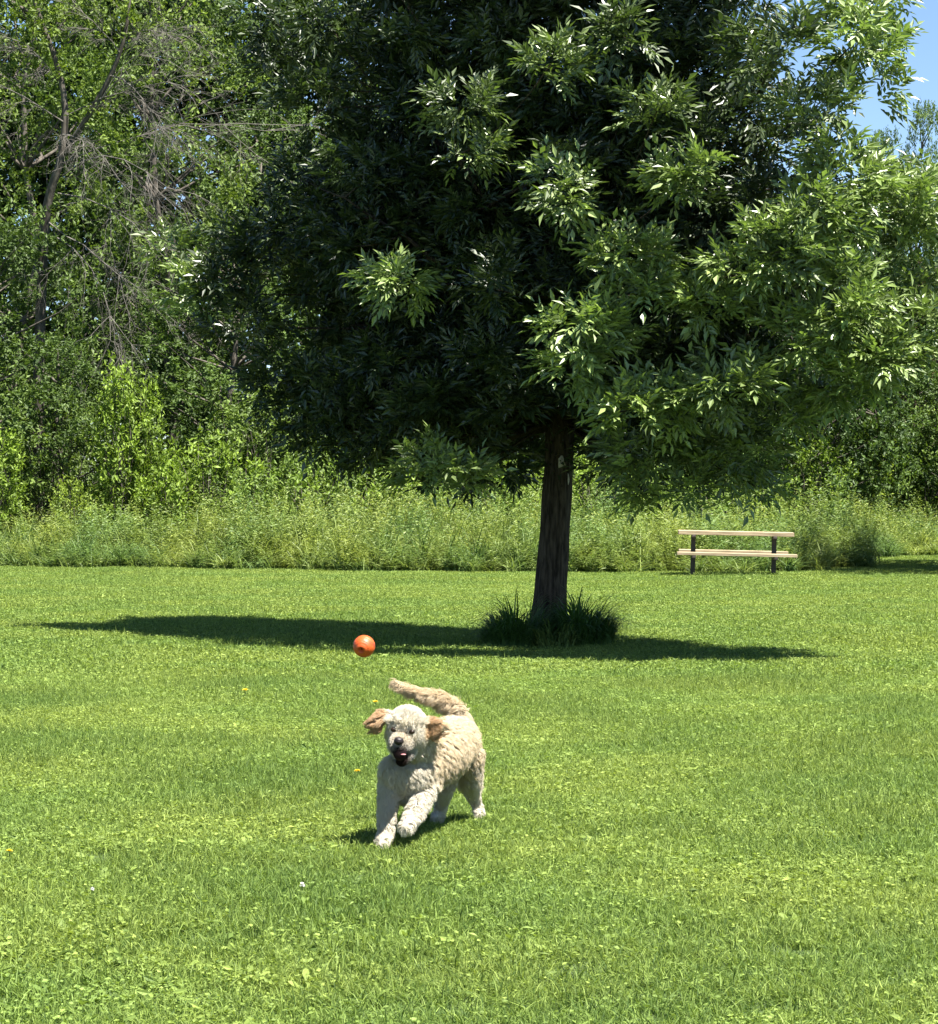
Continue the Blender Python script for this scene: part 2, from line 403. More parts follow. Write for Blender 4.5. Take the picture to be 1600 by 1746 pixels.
# ---- tall meadow strip
def meadow_tile(seed, kind):
    rng = np.random.default_rng(seed); sx, sy = 1.1, 0.8
    n = 330 if kind == 'grass' else 200
    B = np.zeros((n, 3)); B[:, 0] = rng.uniform(-sx / 2, sx / 2, n); B[:, 1] = rng.uniform(-sy / 2, sy / 2, n)
    ck = rng.uniform(-.5, .5, (9, 2)) * np.array([sx, sy]); pk = rng.integers(0, 9, n); gg = rng.random(n) < .7; B[gg, :2] = ck[pk[gg]] + rng.normal(0, .06, (gg.sum(), 2))
    H = rng.uniform(0.5, 1.0, n) * rng.uniform(.75, 1.25, 9)[pk]; W = rng.uniform(0.012, 0.030, n)
    V, F, m = blades(B, H, rng.uniform(0.2, 1.0, n), W, rng, segs=4, droop=0.65)
    v = np.repeat(np.clip(rng.normal(0.45, 0.22, n) + rng.normal(0, .14, 9)[pk], 0, 1), m)
    Vs, Fs, vs = [V], [F], [v]; off = len(V)
    ns = 16 if kind == 'grass' else 46          # leafy weed stems
    B = np.zeros((ns, 3)); B[:, 0] = rng.uniform(-sx / 2, sx / 2, ns); B[:, 1] = rng.uniform(-sy / 2, sy / 2, ns)
    Hs = rng.uniform(0.6, 1.2, ns); per = 26
    t = np.tile(np.linspace(0.2, 1.0, per), ns); b = np.repeat(B, per, 0) + rng.normal(0, 0.01, (ns * per, 3)); b[:, 2] = t * np.repeat(Hs, per)
    a = rng.uniform(0, 6.28, ns * per); d = np.stack([np.cos(a), np.sin(a), rng.uniform(-0.1, 0.7, ns * per)], 1)
    l = rng.uniform(0.08, 0.15, ns * per) * (1.15 - 0.5 * t)
    V2, _ = leaves(b, d, np.array([[0, 0, 1.0]]) + rng.normal(0, .3, (ns * per, 3)), l, l * 0.3)
    F2 = np.arange(ns * per)[:, None] * 4 + np.array([[0, 1, 2, 3]])
    Vs.append(V2); Fs.append(F2 + off); vs.append(np.repeat(np.clip(rng.normal(0.65, 0.2, ns * per), 0, 1), 4))
    return mesh_np('meadow_tile', np.concatenate(Vs), np.concatenate(Fs), M_tall, np.concatenate(vs))
mt = [meadow_tile(50 + s, 'grass') for s in range(4)] + [meadow_tile(60 + s, 'weed') for s in range(4)]
meadow_src = source_collection('meadow_tile', mt)
rng = np.random.default_rng(12)
pts, idx, rot, scl = [], [], [], []
for px in np.arange(-120, 1760, 62):
    e = edge_d(px) + .45 * vnoise(px * .021, 0 * px, 44) + rng.uniform(-.12, .12)
    for row in range(9):
        d = e + 0.15 + row * 0.62
        qx = px + rng.uniform(-18, 18)
        X = (qx - 800) * d / F_PX
        d2 = d + rng.uniform(-.18, .18)
        k = (4 if vnoise(X * .8, d2, 21) + rng.normal(0, .25) > 0.1 else 0) + rng.integers(0, 4)
        top = np.interp(qx, [-100, 0, 200, 420, 600, 760, 1000, 1200, 1440, 1600], [0.95, 1.0, 1.05, 1.25, 1.15, 1.25, 1.15, 1.05, 1.0, 1.0])
        hs = top * np.interp(row, [0, 1, 3, 8], [0.45, 0.75, 1.0, 1.30]) * rng.uniform(0.72, 1.2)
        pts.append((X, d2, 0)); idx.append(k); rot.append(rng.uniform(-0.5, 0.5) + (3.14 if rng.random() < .5 else 0)); scl.append((1, 1, hs))
scatter('meadow_grass', pts, idx, rot, scl, meadow_src, 'unmown strip of tall grass and weeds between lawn and woodland', 'tall grass')

# ------------------------------------------------------------------ the ash tree in the lawn
TB = P(937, 1095, gd(1095)); TB[2] = 0
TD = TB[1]; TS_ = F_PX / TD      # pixels per metre at the tree
def T(px, py, off=0.0):
    """point in the tree from pixel position and offset in depth (negative = nearer)"""
    return P(px, py, TD + off)
ash = empty('ash_tree', TB)
tag(ash, 'broad leafy ash tree standing alone in the middle of the lawn', 'tree')
LO = Vector(TB)
trunk_px = [(934, 1104, .20), (936, 1060, .175), (944, 960, .162), (950, 860, .155), (954, 780, .152), (955, 700, .142), (948, 600, .135), (935, 480, .12), (915, 330, .10), (900, 150, .08), (905, -60, .055), (915, -260, .035), (918, -420, .02)]
axis = []
for (px, py, r) in trunk_px: axis.append((Vector(T(px, py)) - LO, r))
axis[0] = (Vector((axis[0][0].x, 0, -0.05)), 0.21)
def axis_at(z):
    for (a, ra), (b, rb) in zip(axis[:-1], axis[1:]):
        if z <= b.z:
            t = max(0, (z - a.z) / (b.z - a.z)); return a.lerp(b, t), ra + (rb - ra) * t
    return axis[-1]
tr = MB()
zs = np.concatenate([np.linspace(-0.05, 2.9, 40), np.linspace(3.1, axis[-1][0].z, 26)])
rings = []; nseg = 28; rr = random.Random(5)
ph = [rr.uniform(0, 6.28) for _ in range(8)]
for z in zs:
    c, r = axis_at(z)
    flare = 1 + 0.6 * math.exp(-max(z, 0) / 0.16)
    rings.append([c + Vector((math.cos(a), math.sin(a), 0)) * r * flare * (1 + 0.05 * math.sin(3 * a + ph[0] + z * .7) + 0.035 * math.sin(7 * a + ph[1] - z * 1.3) + 0.028 * math.sin(13 * a + ph[2] + 3 * math.sin(z * 2.2)) + 0.02 * math.sin(9 * z + 2 * a)) for a in [2 * math.pi * j / nseg for j in range(nseg)]])
V = [q for r in rings for q in r]; Q = []
for i in range(len(zs) - 1):
    for j in range(nseg): Q.append((i * nseg + j, i * nseg + (j + 1) % nseg, (i + 1) * nseg + (j + 1) % nseg, (i + 1) * nseg + j))
tr.add(V, Q)
trunk_o = tr.build('trunk', M_bark, ash, smooth=True)
# pale healed scar round a dark knot hollow
sc = MB(); ho = MB()
c, r = axis_at((1095 - 815) / TS_)
ctr = c + Vector((0.035, -r * 1.03, 0.0))
sv = []; n = 26
for k in range(n + 1):
    a = math.pi * (-.15 + 1.25 * k / n)
    wob = 1 + 0.14 * math.sin(3 * a + 1)
    sv.append(ctr + Vector((0.062 * math.cos(a) * wob, 0.012 + 0.45 * abs(math.cos(a)) ** 2 * 0.05, 0.105 * math.sin(a) * wob)))
#sc.tube(sv, [0.020 + 0.010 * math.sin(5 * k) for k in range(n + 1)], n=8, cap=False)
sc.tube([ctr + Vector((0.0, 0.02, 0.11)), ctr + Vector((-0.012, 0.025, 0.20)), ctr + Vector((0.0, 0.045, 0.32))], [0.046, 0.036, 0.008], n=8)
sc.tube([ctr + Vector((0.05, 0.035, 0.07)), ctr + Vector((0.062, 0.04, -0.02)), ctr + Vector((0.055, 0.05, -0.12))], [0.016, 0.018, 0.004], n=6)
sc.build('branch_scar', M_scar, ash, smooth=True)
hv = [ctr + Vector((0, 0.012, 0))]
for k in range(n):
    a = 2 * math.pi * k / n; hv.append(ctr + Vector((0.058 * math.cos(a), 0.008, 0.098 * math.sin(a))))
for k in range(n):
    a = 2 * math.pi * k / n; hv.append(ctr + Vector((0.05 * math.cos(a), 0.07, 0.09 * math.sin(a))))
ho.add(hv, [(0, 1 + k, 1 + (k + 1) % n) for k in range(n)] + [(1 + k, 1 + n + k, 1 + n + (k + 1) % n, 1 + (k + 1) % n) for k in range(n)])
ho.build('knot_hollow', M_hollow, ash)

# clumps of the crown: (px, py, radius m, depth offset) ; the ones that stand out, then a fill
named = [(690,478,.44,-2.5),(640,505,.30,-2.3),(1000,565,.50,-2.9),(985,620,.42,-2.7),(1075,440,.50,-2.6),(1100,500,.42,-2.5),(1235,650,.52,-2.4),(1150,690,.42,-2.3),
 (1075,700,.45,-2.6),(745,795,.34,-1.9),(705,812,.24,-1.8),(795,820,.24,-1.8),(1265,770,.42,-1.6),(1100,780,.45,-2.0),(1095,835,.28,-1.9),(1170,830,.28,-1.6),(1230,800,.34,-1.5),(1290,830,.30,-1.3),(1180,760,.42,-1.4),
 (1440,520,.62,-1.8),(1540,590,.55,-1.3),(1480,620,.55,-1.6),(1380,580,.5,-1.9),(1420,660,.5,-1.2),(1340,700,.45,-1.2),(1560,520,.45,-.8),(1330,430,.5,-2.4),(1270,470,.5,-2.3),
 (1210,520,.45,-2.3),(960,330,.42,-3.0),(985,290,.38,-3.4),(785,180,.45,-2.8),(800,250,.38,-2.8),(690,60,.38,-2.4),(850,60,.38,-2.8),(940,110,.42,-3.0),
 (1060,60,.42,-2.9),(1120,190,.42,-2.8),(1170,310,.46,-2.7),(1200,260,.4,-2.5),(1330,90,.6,-2.2),(1380,180,.55,-2.0),(1450,80,.46,-1.6),(1470,150,.42,-1.1),(1470,0,.48,-1.2),(1535,62,.24,-.8),
 (1450,300,.6,-1.6),(1520,360,.55,-1.1),(1560,420,.4,-.8),(1590,330,.45,-.4),(1400,370,.5,-2.0),(300,425,.30,-.6),(330,500,.42,-.7),(390,470,.5,-1.0),(420,560,.5,-1.2),
 (480,640,.5,-1.2),(500,700,.45,-1.0),(540,760,.40,-.8),(620,770,.4,-1.0),(590,690,.5,-1.6),(450,420,.5,-1.0),(520,380,.5,-1.5),(510,300,.45,-1.3),(480,120,.55,-.6),(470,40,.5,-.6),(560,40,.5,-1.6),(540,190,.5,-1.5),
 (620,300,.5,-2.2),(600,420,.5,-2.2),(870,480,.5,-2.8),(840,600,.5,-2.5),(760,680,.5,-2.0),(1150,590,.4,-2.2),(900,640,.4,-2.4),(660,610,.5,-2.1)]
named += [(600,740,.42,-1.6),(850,700,.4,-2.2),(780,690,.45,-2.0),(850,495,.34,-4.4),(560,720,.4,-1.2),(690,735,.45,-1.7),(640,705,.45,-1.6),(725,690,.45,-1.9),(800,745,.4,-1.6),(560,650,.45,-1.4)]
DIM = {(690,60),(850,60),(1200,260),(985,290),(600,740),(850,700),(780,690),(850,495),(560,720),(480,120),(470,40),(560,40),(690,735),(640,705),(725,690),(800,745),(560,650),(870,480),(840,600),(760,680),(600,420),(620,300),(900,640),(660,610),(590,690),(450,420),(520,380),(510,300),(540,190),(420,560),(480,640),(390,470),(1150,590),(500,700),(540,760),(620,770),(640,505)}  # clumps meant as shaded: set deeper and given darker leaves
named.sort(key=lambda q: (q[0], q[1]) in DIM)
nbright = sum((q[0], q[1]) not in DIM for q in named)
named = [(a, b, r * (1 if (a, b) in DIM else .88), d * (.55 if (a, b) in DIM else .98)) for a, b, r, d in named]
clumps = [(Vector(T(a, b, d - .25 - (1.9 * (a - 937) / 600))) - LO, r) for a, b, r, d in named]
zL = [1.5, 2.0, 2.4, 3.7, 4.3, 5.0, 5.6, 6.8, 8.2, 9.2, 9.8]
hwL = [0.9, 1.9, 2.6, 3.05, 3.25, 2.6, 2.3, 2.2, 1.7, 0.8, 0.2]
hwR = [1.0, 1.8, 2.5, 2.9, 3.0, 2.7, 2.5, 2.4, 2.6, 1.5, 0.2]
rng = np.random.default_rng(77); fill = []
tries = 0
while len(fill) < 350 and tries < 90000:
    tries += 1
    z = rng.uniform(1.9, 9.7); u = rng.uniform(-1, 1); w = rng.uniform(-1, 1)
    q = math.hypot(u, w)
    if q > 1 or q < 0.30 + 0.25 * rng.random(): continue
    if rng.random() > 0.35 + 0.65 * q: continue
    hx = np.interp(z, zL, hwL if u < 0 else hwR) - 0.3
    hy = .74 * np.interp(z, zL, np.array([0.8, 1.4, 1.9, 2.7, 2.9, 2.8, 2.7, 2.5, 2.0, 1.2, 0.2]) * (.52 if w < 0 and z < 6.9 else (1.3 if w < 0 and u < .3 else 1.0)))  # top left front bulges out above the frame to shade the crown below
    ax, _ = axis_at(z)
    p = Vector((ax.x + u * hx, ax.y + w * hy * (.85 if w > 0 else 1) - .35 - u * 2.0, z))
    if z < 2.5 and w < -0.2 and abs(u) < 0.4: continue
    if any((p - c).length < 0.52 for c, _ in fill): continue
    blocked = False
    for c, r in clumps[:nbright]:      # the boughs that catch the sun have open air on their sunny side
        t = (p - c).dot(SUN_DIR)
        if t > -.1 and ((p - c) - SUN_DIR * t).length < .62: blocked = True; break
    if blocked and rng.random() < .9: continue
    if w < 0 and any((p - c).length < 0.5 for c, _ in clumps): continue
    fill.append((p, rng.uniform(0.36, 0.56)))
clumps += fill
# limbs and branches
br = MB(); limbs = []
rr = random.Random(4)
for k in range(26):
    z0 = 2.35 + k * 0.24; a = k * 2.4 + rr.uniform(-.3, .3)
    zt = z0 + rr.uniform(0.9, 1.9)
    hx = np.interp(zt, zL, hwR if math.cos(a) > 0 else hwL); hy = hx * 0.72
    st, r0 = axis_at(z0); e = Vector((st.x + math.cos(a) * hx * .78, st.y + math.sin(a) * hy * .78, zt))
    m = st.lerp(e, .45) + Vector((0, 0, -0.12)); pts_ = []
    for t in np.linspace(0, 1, 9):
        pts_.append(st * (1 - t) ** 2 + m * 2 * t * (1 - t) + e * t * t + Vector((rr.uniform(-.03, .03), rr.uniform(-.03, .03), rr.uniform(-.03, .03))) * (0 < t < 1))
    rb = min(r0 * .46, .050)
    br.tube(pts_, [rb * (1 - .8 * t) for t in np.linspace(0, 1, 9)], n=7)
    limbs += [(p, rb * (1 - .8 * t)) for p, t in zip(pts_, np.linspace(0, 1, 9))]
for c, r in clumps:
    best = min(limbs, key=lambda q: (q[0] - c).length + max(0, q[0].z - c.z) * 1.2)
    s = best[0]; m = s.lerp(c, .5) + Vector((rr.uniform(-.1, .1), rr.uniform(-.1, .1), rr.uniform(-.12, .06)))
    if c.y < -1.3: m.y += .55
    pp = [s * (1 - t) ** 2 + m * 2 * t * (1 - t) + c * t * t for t in np.linspace(0, 1, 6)]
    br.tube(pp, [max(.006, min(best[1], .022) * (1 - .7 * t)) for t in np.linspace(0, 1, 6)], n=5, cap=False)
br.build('limbs', M_bark, ash, smooth=True)
# leaves
def make_crown(clumps, seed, shoots=13, per=8, L=(0.19, 0.30)):
    rng = np.random.default_rng(seed)
    Bs, Rs, Ns, Ls, vs = [], [], [], [], []
    for c, r in clumps:
        c = np.array(c); ns = max(6, int(shoots * (r / .45) ** 2))
        u = rand_unit(rng, ns); u[:, 2] = u[:, 2] * 0.8 + 0.12
        sp = c + u * r * rng.uniform(0.35, 0.95, (ns, 1)) * np.array([1, 1, .85])
        sd = nrm(u + np.array([0, 0, 0.55]) + rng.normal(0, .25, (ns, 3)))
        cv = rng.normal(0.45, 0.1)
        for k in range(per):
            a = rng.uniform(0, 6.28, ns) if k else np.zeros(ns)
            e1 = nrm(np.cross(sd, rng.normal(size=(ns, 3)))); tilt = rng.uniform(0.15, 1.3, (ns, 1)) if k else 0.05
            R = nrm(sd + e1 * tilt * 1.2)
            l = rng.uniform(*L, ns)
            Bs.append(sp - sd * rng.uniform(0, .12, (ns, 1))); Rs.append(R)
            Ns.append(nrm(sd * 0.7 + np.array([0, 0, .7]) + rng.normal(0, .3, (ns, 3)))); Ls.append(l)
            vs.append(np.clip(rng.normal(cv, .16, ns), 0, 1))
    B = np.concatenate(Bs); V, F = compound(B, np.concatenate(Rs), np.concatenate(Ns), np.concatenate(Ls), rng)
    v = np.tile(np.concatenate(vs), 7); v = np.repeat(np.clip(v + rng.normal(0, .12, len(v)), 0, 1), 4)
    return V, F, v
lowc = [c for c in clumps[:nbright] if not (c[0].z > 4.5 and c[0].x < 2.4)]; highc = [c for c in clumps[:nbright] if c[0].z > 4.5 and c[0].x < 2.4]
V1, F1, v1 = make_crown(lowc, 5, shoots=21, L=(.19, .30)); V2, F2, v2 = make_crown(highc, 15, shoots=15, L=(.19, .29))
V1, F1, v1 = np.concatenate([V1, V2]), np.concatenate([F1, F2 + len(V1)]), np.concatenate([v1, v2 * .7 - .16])  # upper clumps get darker leaf colour in place of shade
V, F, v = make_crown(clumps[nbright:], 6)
V, F, v = np.concatenate([V1, V]), np.concatenate([F1, F + len(V1)]), np.concatenate([np.clip(v1 + .22, 0, 1), v * .30])  # leaf colour raised on sunlit clumps, cut on shaded clumps and fill
print('ash leaves', len(F) // 2)
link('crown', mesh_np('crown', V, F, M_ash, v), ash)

# grass left long round the foot of the trunk
def tuft(name, loc, rad, h, n, seed, label, group, mat=M_tuft, wid=(0.008, 0.017), leanr=(0.7, 2.0)):
    rng = np.random.default_rng(seed)
    q = np.sqrt(rng.random(n)); a = rng.uniform(0, 6.28, n)
    B = np.stack([q * np.cos(a) * rad * .8, q * np.sin(a) * rad * .8, np.zeros(n)], 1)
    H = h * (1.15 - .62 * q) * rng.uniform(.35, 1.2, n) * (1 + .25 * np.sin(3 * a + seed))
    segs = 5; lean = rng.uniform(*leanr, n); dirv = nrm(np.stack([np.cos(a), np.sin(a), 0 * a], 1) + rng.normal(0, .5, (n, 3)) * np.array([1, 1, 0]))
    W = rng.uniform(*wid, n); side = np.stack([-dirv[:, 1], dirv[:, 0], 0 * a], 1); rows = []
    for k in range(segs + 1):
        t = k / segs
        c = B + dirv * (lean * H * .55 * t ** 1.8)[:, None]; c[:, 2] += H * (t * 1.25 - .45 * lean * t ** 3)
        w = W * .5 * (1 - t ** 2) + .0008
        rows += [c - side * w[:, None], c + side * w[:, None]]
    V = np.stack(rows, 1).reshape(-1, 3); m = 2 * (segs + 1); i = np.arange(n)[:, None] * m
    F = np.concatenate([i + np.array([2 * k, 2 * k + 1, 2 * k + 3, 2 * k + 2]) for k in range(segs)], 1).reshape(-1, 4)
    o = link(name, mesh_np(name, V, F, mat, np.repeat(rng.random(n), m)), loc=loc)
    return tag(o, label, 'grass tuft', group)
GT = 'long grass tufts around the ash trunk'
a0 = T(880, 1100, .0); tuft('grass_tuft', (a0[0], TD - .65, 0), .44, .50, 1700, 1, 'shade-darkened shaggy grass tuft against the left foot of the ash trunk', GT)
a0 = T(990, 1100, .0); tuft('grass_tuft', (a0[0], TD - .55, 0), .40, .58, 1700, 2, 'taller shade-darkened grass tuft arching on the right foot of the ash trunk', GT)
a0 = T(938, 1112, 0); tuft('grass_tuft', (a0[0], TD - .90, 0), .28, .30, 600, 3, 'paler short weeds in front of the ash trunk foot', GT, mat=M_tall, wid=(.01, .02))

# ------------------------------------------------------------------ woodland trees and shrubs
def lump_leaves(lumps, seed, per_m2=150, L=(0.10, 0.16), wr=0.48, inner=0.45, up=0.45, base=.45, sd=.2):
    """leaves through ellipsoid lumps: (centre, (rx,ry,rz))"""
    rng = np.random.default_rng(seed); Bs, Ds, Ns, Ls, vs = [], [], [], [], []
    for c, R in lumps:
        c = np.array(c); R = np.array(R); n = int(per_m2 * 4 * (R[0] * R[2] + R[0] * R[1] + R[1] * R[2]))
        # leaves sit on short sprays, so they bunch
        nsp = max(4, n // 14); u = rand_unit(rng, nsp); q = rng.uniform(inner, 1.0, (nsp, 1)) ** .6 * (1 + .10 * rng.normal(size=(nsp, 1)))
        sp = c + u * R * q; sdv = nrm(u / R * R.mean() + np.array([0, 0, up]) + rng.normal(0, .4, (nsp, 3)))
        k = rng.integers(0, nsp, n); t = rng.uniform(-.5, .5, (n, 1)) * .38
        b = sp[k] + sdv[k] * t + rng.normal(0, .035, (n, 3))
        d = nrm(sdv[k] * .7 + rand_unit(rng, n)); cv = rng.normal(base, .09)
        Bs.append(b); Ds.append(d); Ns.append(nrm(u[k] * .6 + np.array([0, 0, .8]) + rng.normal(0, .5, (n, 3)))); Ls.append(rng.uniform(*L, n))
        spv = rng.normal(0, .12, nsp)
        vs.append(np.clip(cv + spv[k] + rng.normal(0, sd * .6, n), 0, 1))
    B = np.concatenate(Bs); l = np.concatenate(Ls)
    V, F = leaves(B, np.concatenate(Ds), np.concatenate(Ns), l, l * wr * rng.uniform(.8, 1.2, len(l)), fold=.2)
    return V, F, np.repeat(np.concatenate(vs), 4)

def bent(p, q, rr, k=6, j=.12):
    p = Vector(p); q = Vector(q); L = (q - p).length
    o = [p.lerp(q, i / k) + Vector((rr.uniform(-1, 1), rr.uniform(-1, 1), rr.uniform(-.5, .5))) * L * j * (0 < i < k) * .5 for i in range(k + 1)]
    return o
def woodland_tree(seed, h, rad, n_l, trunk_r=.16, low=0.06, lump=(.6, 1.15), per=80, L=(.10, .17), shape=1.0, base=.45):
    """returns (trunk mesh builder, crown mesh)"""
    rr = random.Random(seed); tb = MB(); lumps = []
    top = Vector((rr.uniform(-.5, .5), rr.uniform(-.4, .4), h * .9)); ax = bent((0, 0, -.1), top, rr, 8, .05)
    tb.tube(ax, [trunk_r * (1 - .85 * i / 8) for i in range(9)], n=9)
    for k in range(n_l):
        z = h * (low + (1 - low) * (k + .5) / n_l) * rr.uniform(.94, 1.04)
        t = (z / h - low) / (1 - low)
        env = rad * (math.sin(math.pi * min(1, max(0, .18 + .80 * t))) ** .6) * shape
        a = k * 2.399 + rr.uniform(-.5, .5); q = env * math.sqrt(rr.uniform(.25, 1)) * rr.uniform(.8, 1.12)
        r = rr.uniform(*lump) * (1.1 - .4 * t)
        c = Vector((q * math.cos(a), q * math.sin(a), min(z, h - r * .5)))
        lumps.append((c, (r * rr.uniform(.9, 1.3), r * rr.uniform(.9, 1.2), r * rr.uniform(.65, .95))))
        s = ax[min(8, max(1, int(8 * (z - .9) / (h * .9))))]
        tb.tube(bent(s, c, rr, 4, .12), [max(.012, trunk_r * .28 * (1 - .8 * i / 4)) for i in range(5)], n=5, cap=False)
    V, F, v = lump_leaves(lumps, seed, per, L, base=base)
    return tb, mesh_np('crown', V, F, M_wood_leaf, v)

protos = {}
def get_proto(key):
    if key in protos: return protos[key]
    spec = {'broad_a': dict(seed=101, h=10.5, rad=3.0, n_l=46), 'broad_b': dict(seed=102, h=9.0, rad=3.3, n_l=44),
            'broad_c': dict(seed=103, h=14.5, rad=3.6, n_l=66, lump=(.6, 1.15)), 'slim': dict(seed=104, h=8.0, rad=1.7, n_l=30, lump=(.4, .75), per=95, L=(.08, .13)),
            'tall_d': dict(seed=105, h=15.0, rad=3.2, n_l=60, low=.2)}[key]
    tb, cr = woodland_tree(**spec)
    protos[key] = [None, tb, cr]
    return protos[key]
def plant_tree(key, px, d, s, rz, label, col, zs=1.0, name='woodland_tree', group='trees of the woodland edge'):
    X = (px - 800) * d / F_PX
    pr = get_proto(key)
    root = empty(name, (X, d, 0), rz); root.scale = (s, s, s * zs)
    tag(root, label, 'tree', group)
    if pr[0] is None:
        t = pr[1].build('trunk', M_bark2, root, smooth=True); c = link('crown', pr[2], root); pr[0] = (t, c)
    else:
        for src in pr[0]:
            q = src.copy(); COL.objects.link(q); q.parent = root
            if src is pr[0][1]: c = q
    c.color = (*col, 1)
    return root
G1 = (1, 1, 1)
WT = [ # proto, px, d, scale, rz, label, colour, zscale
 ('broad_b', -30, 58.5, .95, .4, 'green tree at the left end of the woodland, foliage to the ground', (0.93, 1.06, 0.97), .95),
 ('slim', 95, 57.0, .85, 1.0, 'small leafy tree low in front of the dead-branched tree', (0.81, 0.96, 0.92), .72),
 ('broad_a', 385, 60.5, .92, 2.1, 'mid green tree left of the ash crown behind the sapling', (0.92, 1.08, 0.97), .80),
 ('broad_c', 30, 67.0, 1.05, .9, 'tall tree behind the dead-branched tree at the top left', (1.05, 1.19, 0.85), 1.15),
 ('tall_d', 300, 68.0, 1.05, 3.3, 'tall olive green tree rising out of the picture left of centre', (0.95, 1.08, 1.02), 1.05),
 ('broad_c', 460, 69.5, .92, 4.4, 'pale hazy green tree just left of the ash crown top', (1.05, 1.21, 1.25), .88),  # pale bluish leaf tint imitates haze
 ('broad_a', 590, 62.0, .98, 5.2, 'shaded tree behind the left side of the ash crown', (0.72, 0.89, 0.85), .98),
 ('broad_b', 750, 60.5, 1.0, .2, 'dark tree behind the ash crown left of its trunk', (0.68, 0.86, 0.79), .98),
 ('broad_a', 900, 63.5, 1.0, 1.7, 'dark tree directly behind the ash trunk', (0.70, 0.89, 0.81), .94),
 ('broad_b', 1070, 61.0, .95, 2.9, 'dark tree behind the ash crown right of its trunk', (0.72, 0.90, 0.84), .98),
 ('broad_a', 1210, 62.5, 1.0, 4.0, 'tree behind the picnic table and the ash crown', (0.75, 0.93, 0.87), .90),
 ('broad_b', 1360, 64.0, .95, 5.5, 'bushy tree behind the right side of the ash crown', (0.80, 0.98, 0.91), .95),
 ('slim', 1440, 65.5, 1.0, .6, 'narrow tree between shrubs at the right', (0.78, 0.98, 0.97), .9),
 ('broad_a', 1490, 67.0, .70, 2.5, 'tree near the right edge below the open sky', (0.90, 1.08, 0.97), .84),
 ('broad_b', 1700, 66.0, .7, 3.6, 'tree at the right edge of the woodland', (0.95, 1.10, 0.97), .92),
 ('broad_a', 1330, 72.0, .9, 1.1, 'tree top seen through gaps of the ash crown at right', (0.90, 1.08, 1.02), 1.0),
 ('broad_a', 660, 72.5, 1.05, 1.9, 'tree top seen through gaps of the ash crown at left', (0.90, 1.08, 1.02), 1.15),
]
for k, px, d, s, rz, lb, col, zz in WT: plant_tree(k, px, d, s, rz, lb, col, zz)
# far trees under the open sky, haze painted into their bluish leaf tint, and the purple-leaved one
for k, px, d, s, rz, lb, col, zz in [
 ('broad_c', 1512, 112, .58, .3, 'far haze-tinted pale grey-green poplar left of the other two by the sky', (1.3, 1.45, 1.9), 2.0),
 ('broad_c', 1578, 115, .60, 2.2, 'tallest far haze-tinted grey-green poplar at the right edge', (1.3, 1.42, 1.9), 2.12),
 ('broad_b', 1545, 120, 1.5, 3.0, 'far broad haze-tinted grey-green tree low between the poplars', (1.2, 1.35, 1.8), 1.15),
 ('broad_b', 1640, 112, 1.5, 4.0, 'far haze-tinted grey-green tree cut by the right edge', (1.2, 1.35, 1.8), 1.2)]:
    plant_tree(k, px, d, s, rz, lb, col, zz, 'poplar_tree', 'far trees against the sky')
plant_tree('broad_b', 1640, 71.5, .62, 4.1, 'dark purple-leaved tree at the right edge below the poplars', (.85, .42, .75), 1.45, 'plum_tree', None)
# tree outside the picture on the right whose shadow falls across the lawn edge
t_ = plant_tree('broad_c', 800 + 12.0 * F_PX / 47.2, 47.2, .86, 1.0, 'tree right of the picture whose shadow crosses the lawn edge', (1, 1, 1), 1.0, group=None)
plant_tree('broad_b', 800 + 14.0 * F_PX / 51.0, 51.0, 1.1, 2.0, 'broader unseen tree added right of the picture, farther back, to widen the lawn edge shadow', (1, 1, 1), 1.1, group=None)  # out of view, added to widen the shadow at the lawn edge
plant_tree('broad_c', 800 + 12.9 * F_PX / 48.6, 48.6, .80, 2.6, 'slimmer tree right of the picture next to the lawn edge tree', (1, 1, 1), .98, group=None)  # out of view, added to make that shadow denser

lumps = []; rr = random.Random(88)
for k in range(900):
    X = rr.uniform(-19, 19) if k < 520 else rr.uniform(-17, -4.5); d = rr.uniform(76, 84); px = 800 + X * F_PX / d
    H_ = np.interp(px, [-300, 380, 440, 560, 640, 1500, 1600, 2000], [20, 19, 17, 17.5, 15.5, 8.6, 8.0, 8.0])
    lumps.append((Vector((X, d, H_ * rr.random() ** .8)), (rr.uniform(.9, 1.5), rr.uniform(.7, 1.2), rr.uniform(.8, 1.2))))
V, F, v = lump_leaves(lumps, 19, 26, (.18, .30), base=.3)
ow = tag(link('distant_woodland', mesh_np('distant_woodland', V, F, M_wood_leaf, v)), 'dense shaded wood deep behind the edge trees', 'wood', kind='stuff'); ow.color = (.75, .85, .75, 1)

# ---- the half-dead tree at the top left
hd = P(70, 985, 60.0); hd[2] = 0
hroot = empty('dead_branched_tree', hd); tag(hroot, 'half-dead tree with bare grey branches and leaning dark trunk, upper left', 'tree')
H0 = Vector(hd)
def HP(px, py, off=0.0): return Vector(P(px, py, 60.0 + off)) - H0
tk = MB(); rr = random.Random(31)
def spline(pts, k=4):
    out = []
    for i in range(len(pts) - 1):
        p0 = pts[max(i - 1, 0)]; p1 = pts[i]; p2 = pts[i + 1]; p3 = pts[min(i + 2, len(pts) - 1)]
        for j in range(k):
            t = j / k
            out.append(.5 * ((2 * p1) + (p2 - p0) * t + (2 * p0 - 5 * p1 + 4 * p2 - p3) * t * t + (3 * p1 - p0 - 3 * p2 + p3) * t ** 3))
    out.append(pts[-1]); return out
main = spline([Vector((0, 0, -.1)), HP(66, 700), HP(72, 480), HP(82, 350, -.3), HP(105, 270, -.5), HP(112, 180, -.6), HP(95, 100, -.7), HP(60, 0, -.8), HP(40, -120, -.8)])
tk.tube(main, [.15 - .12 * i / (len(main) - 1) for i in range(len(main))], n=9)
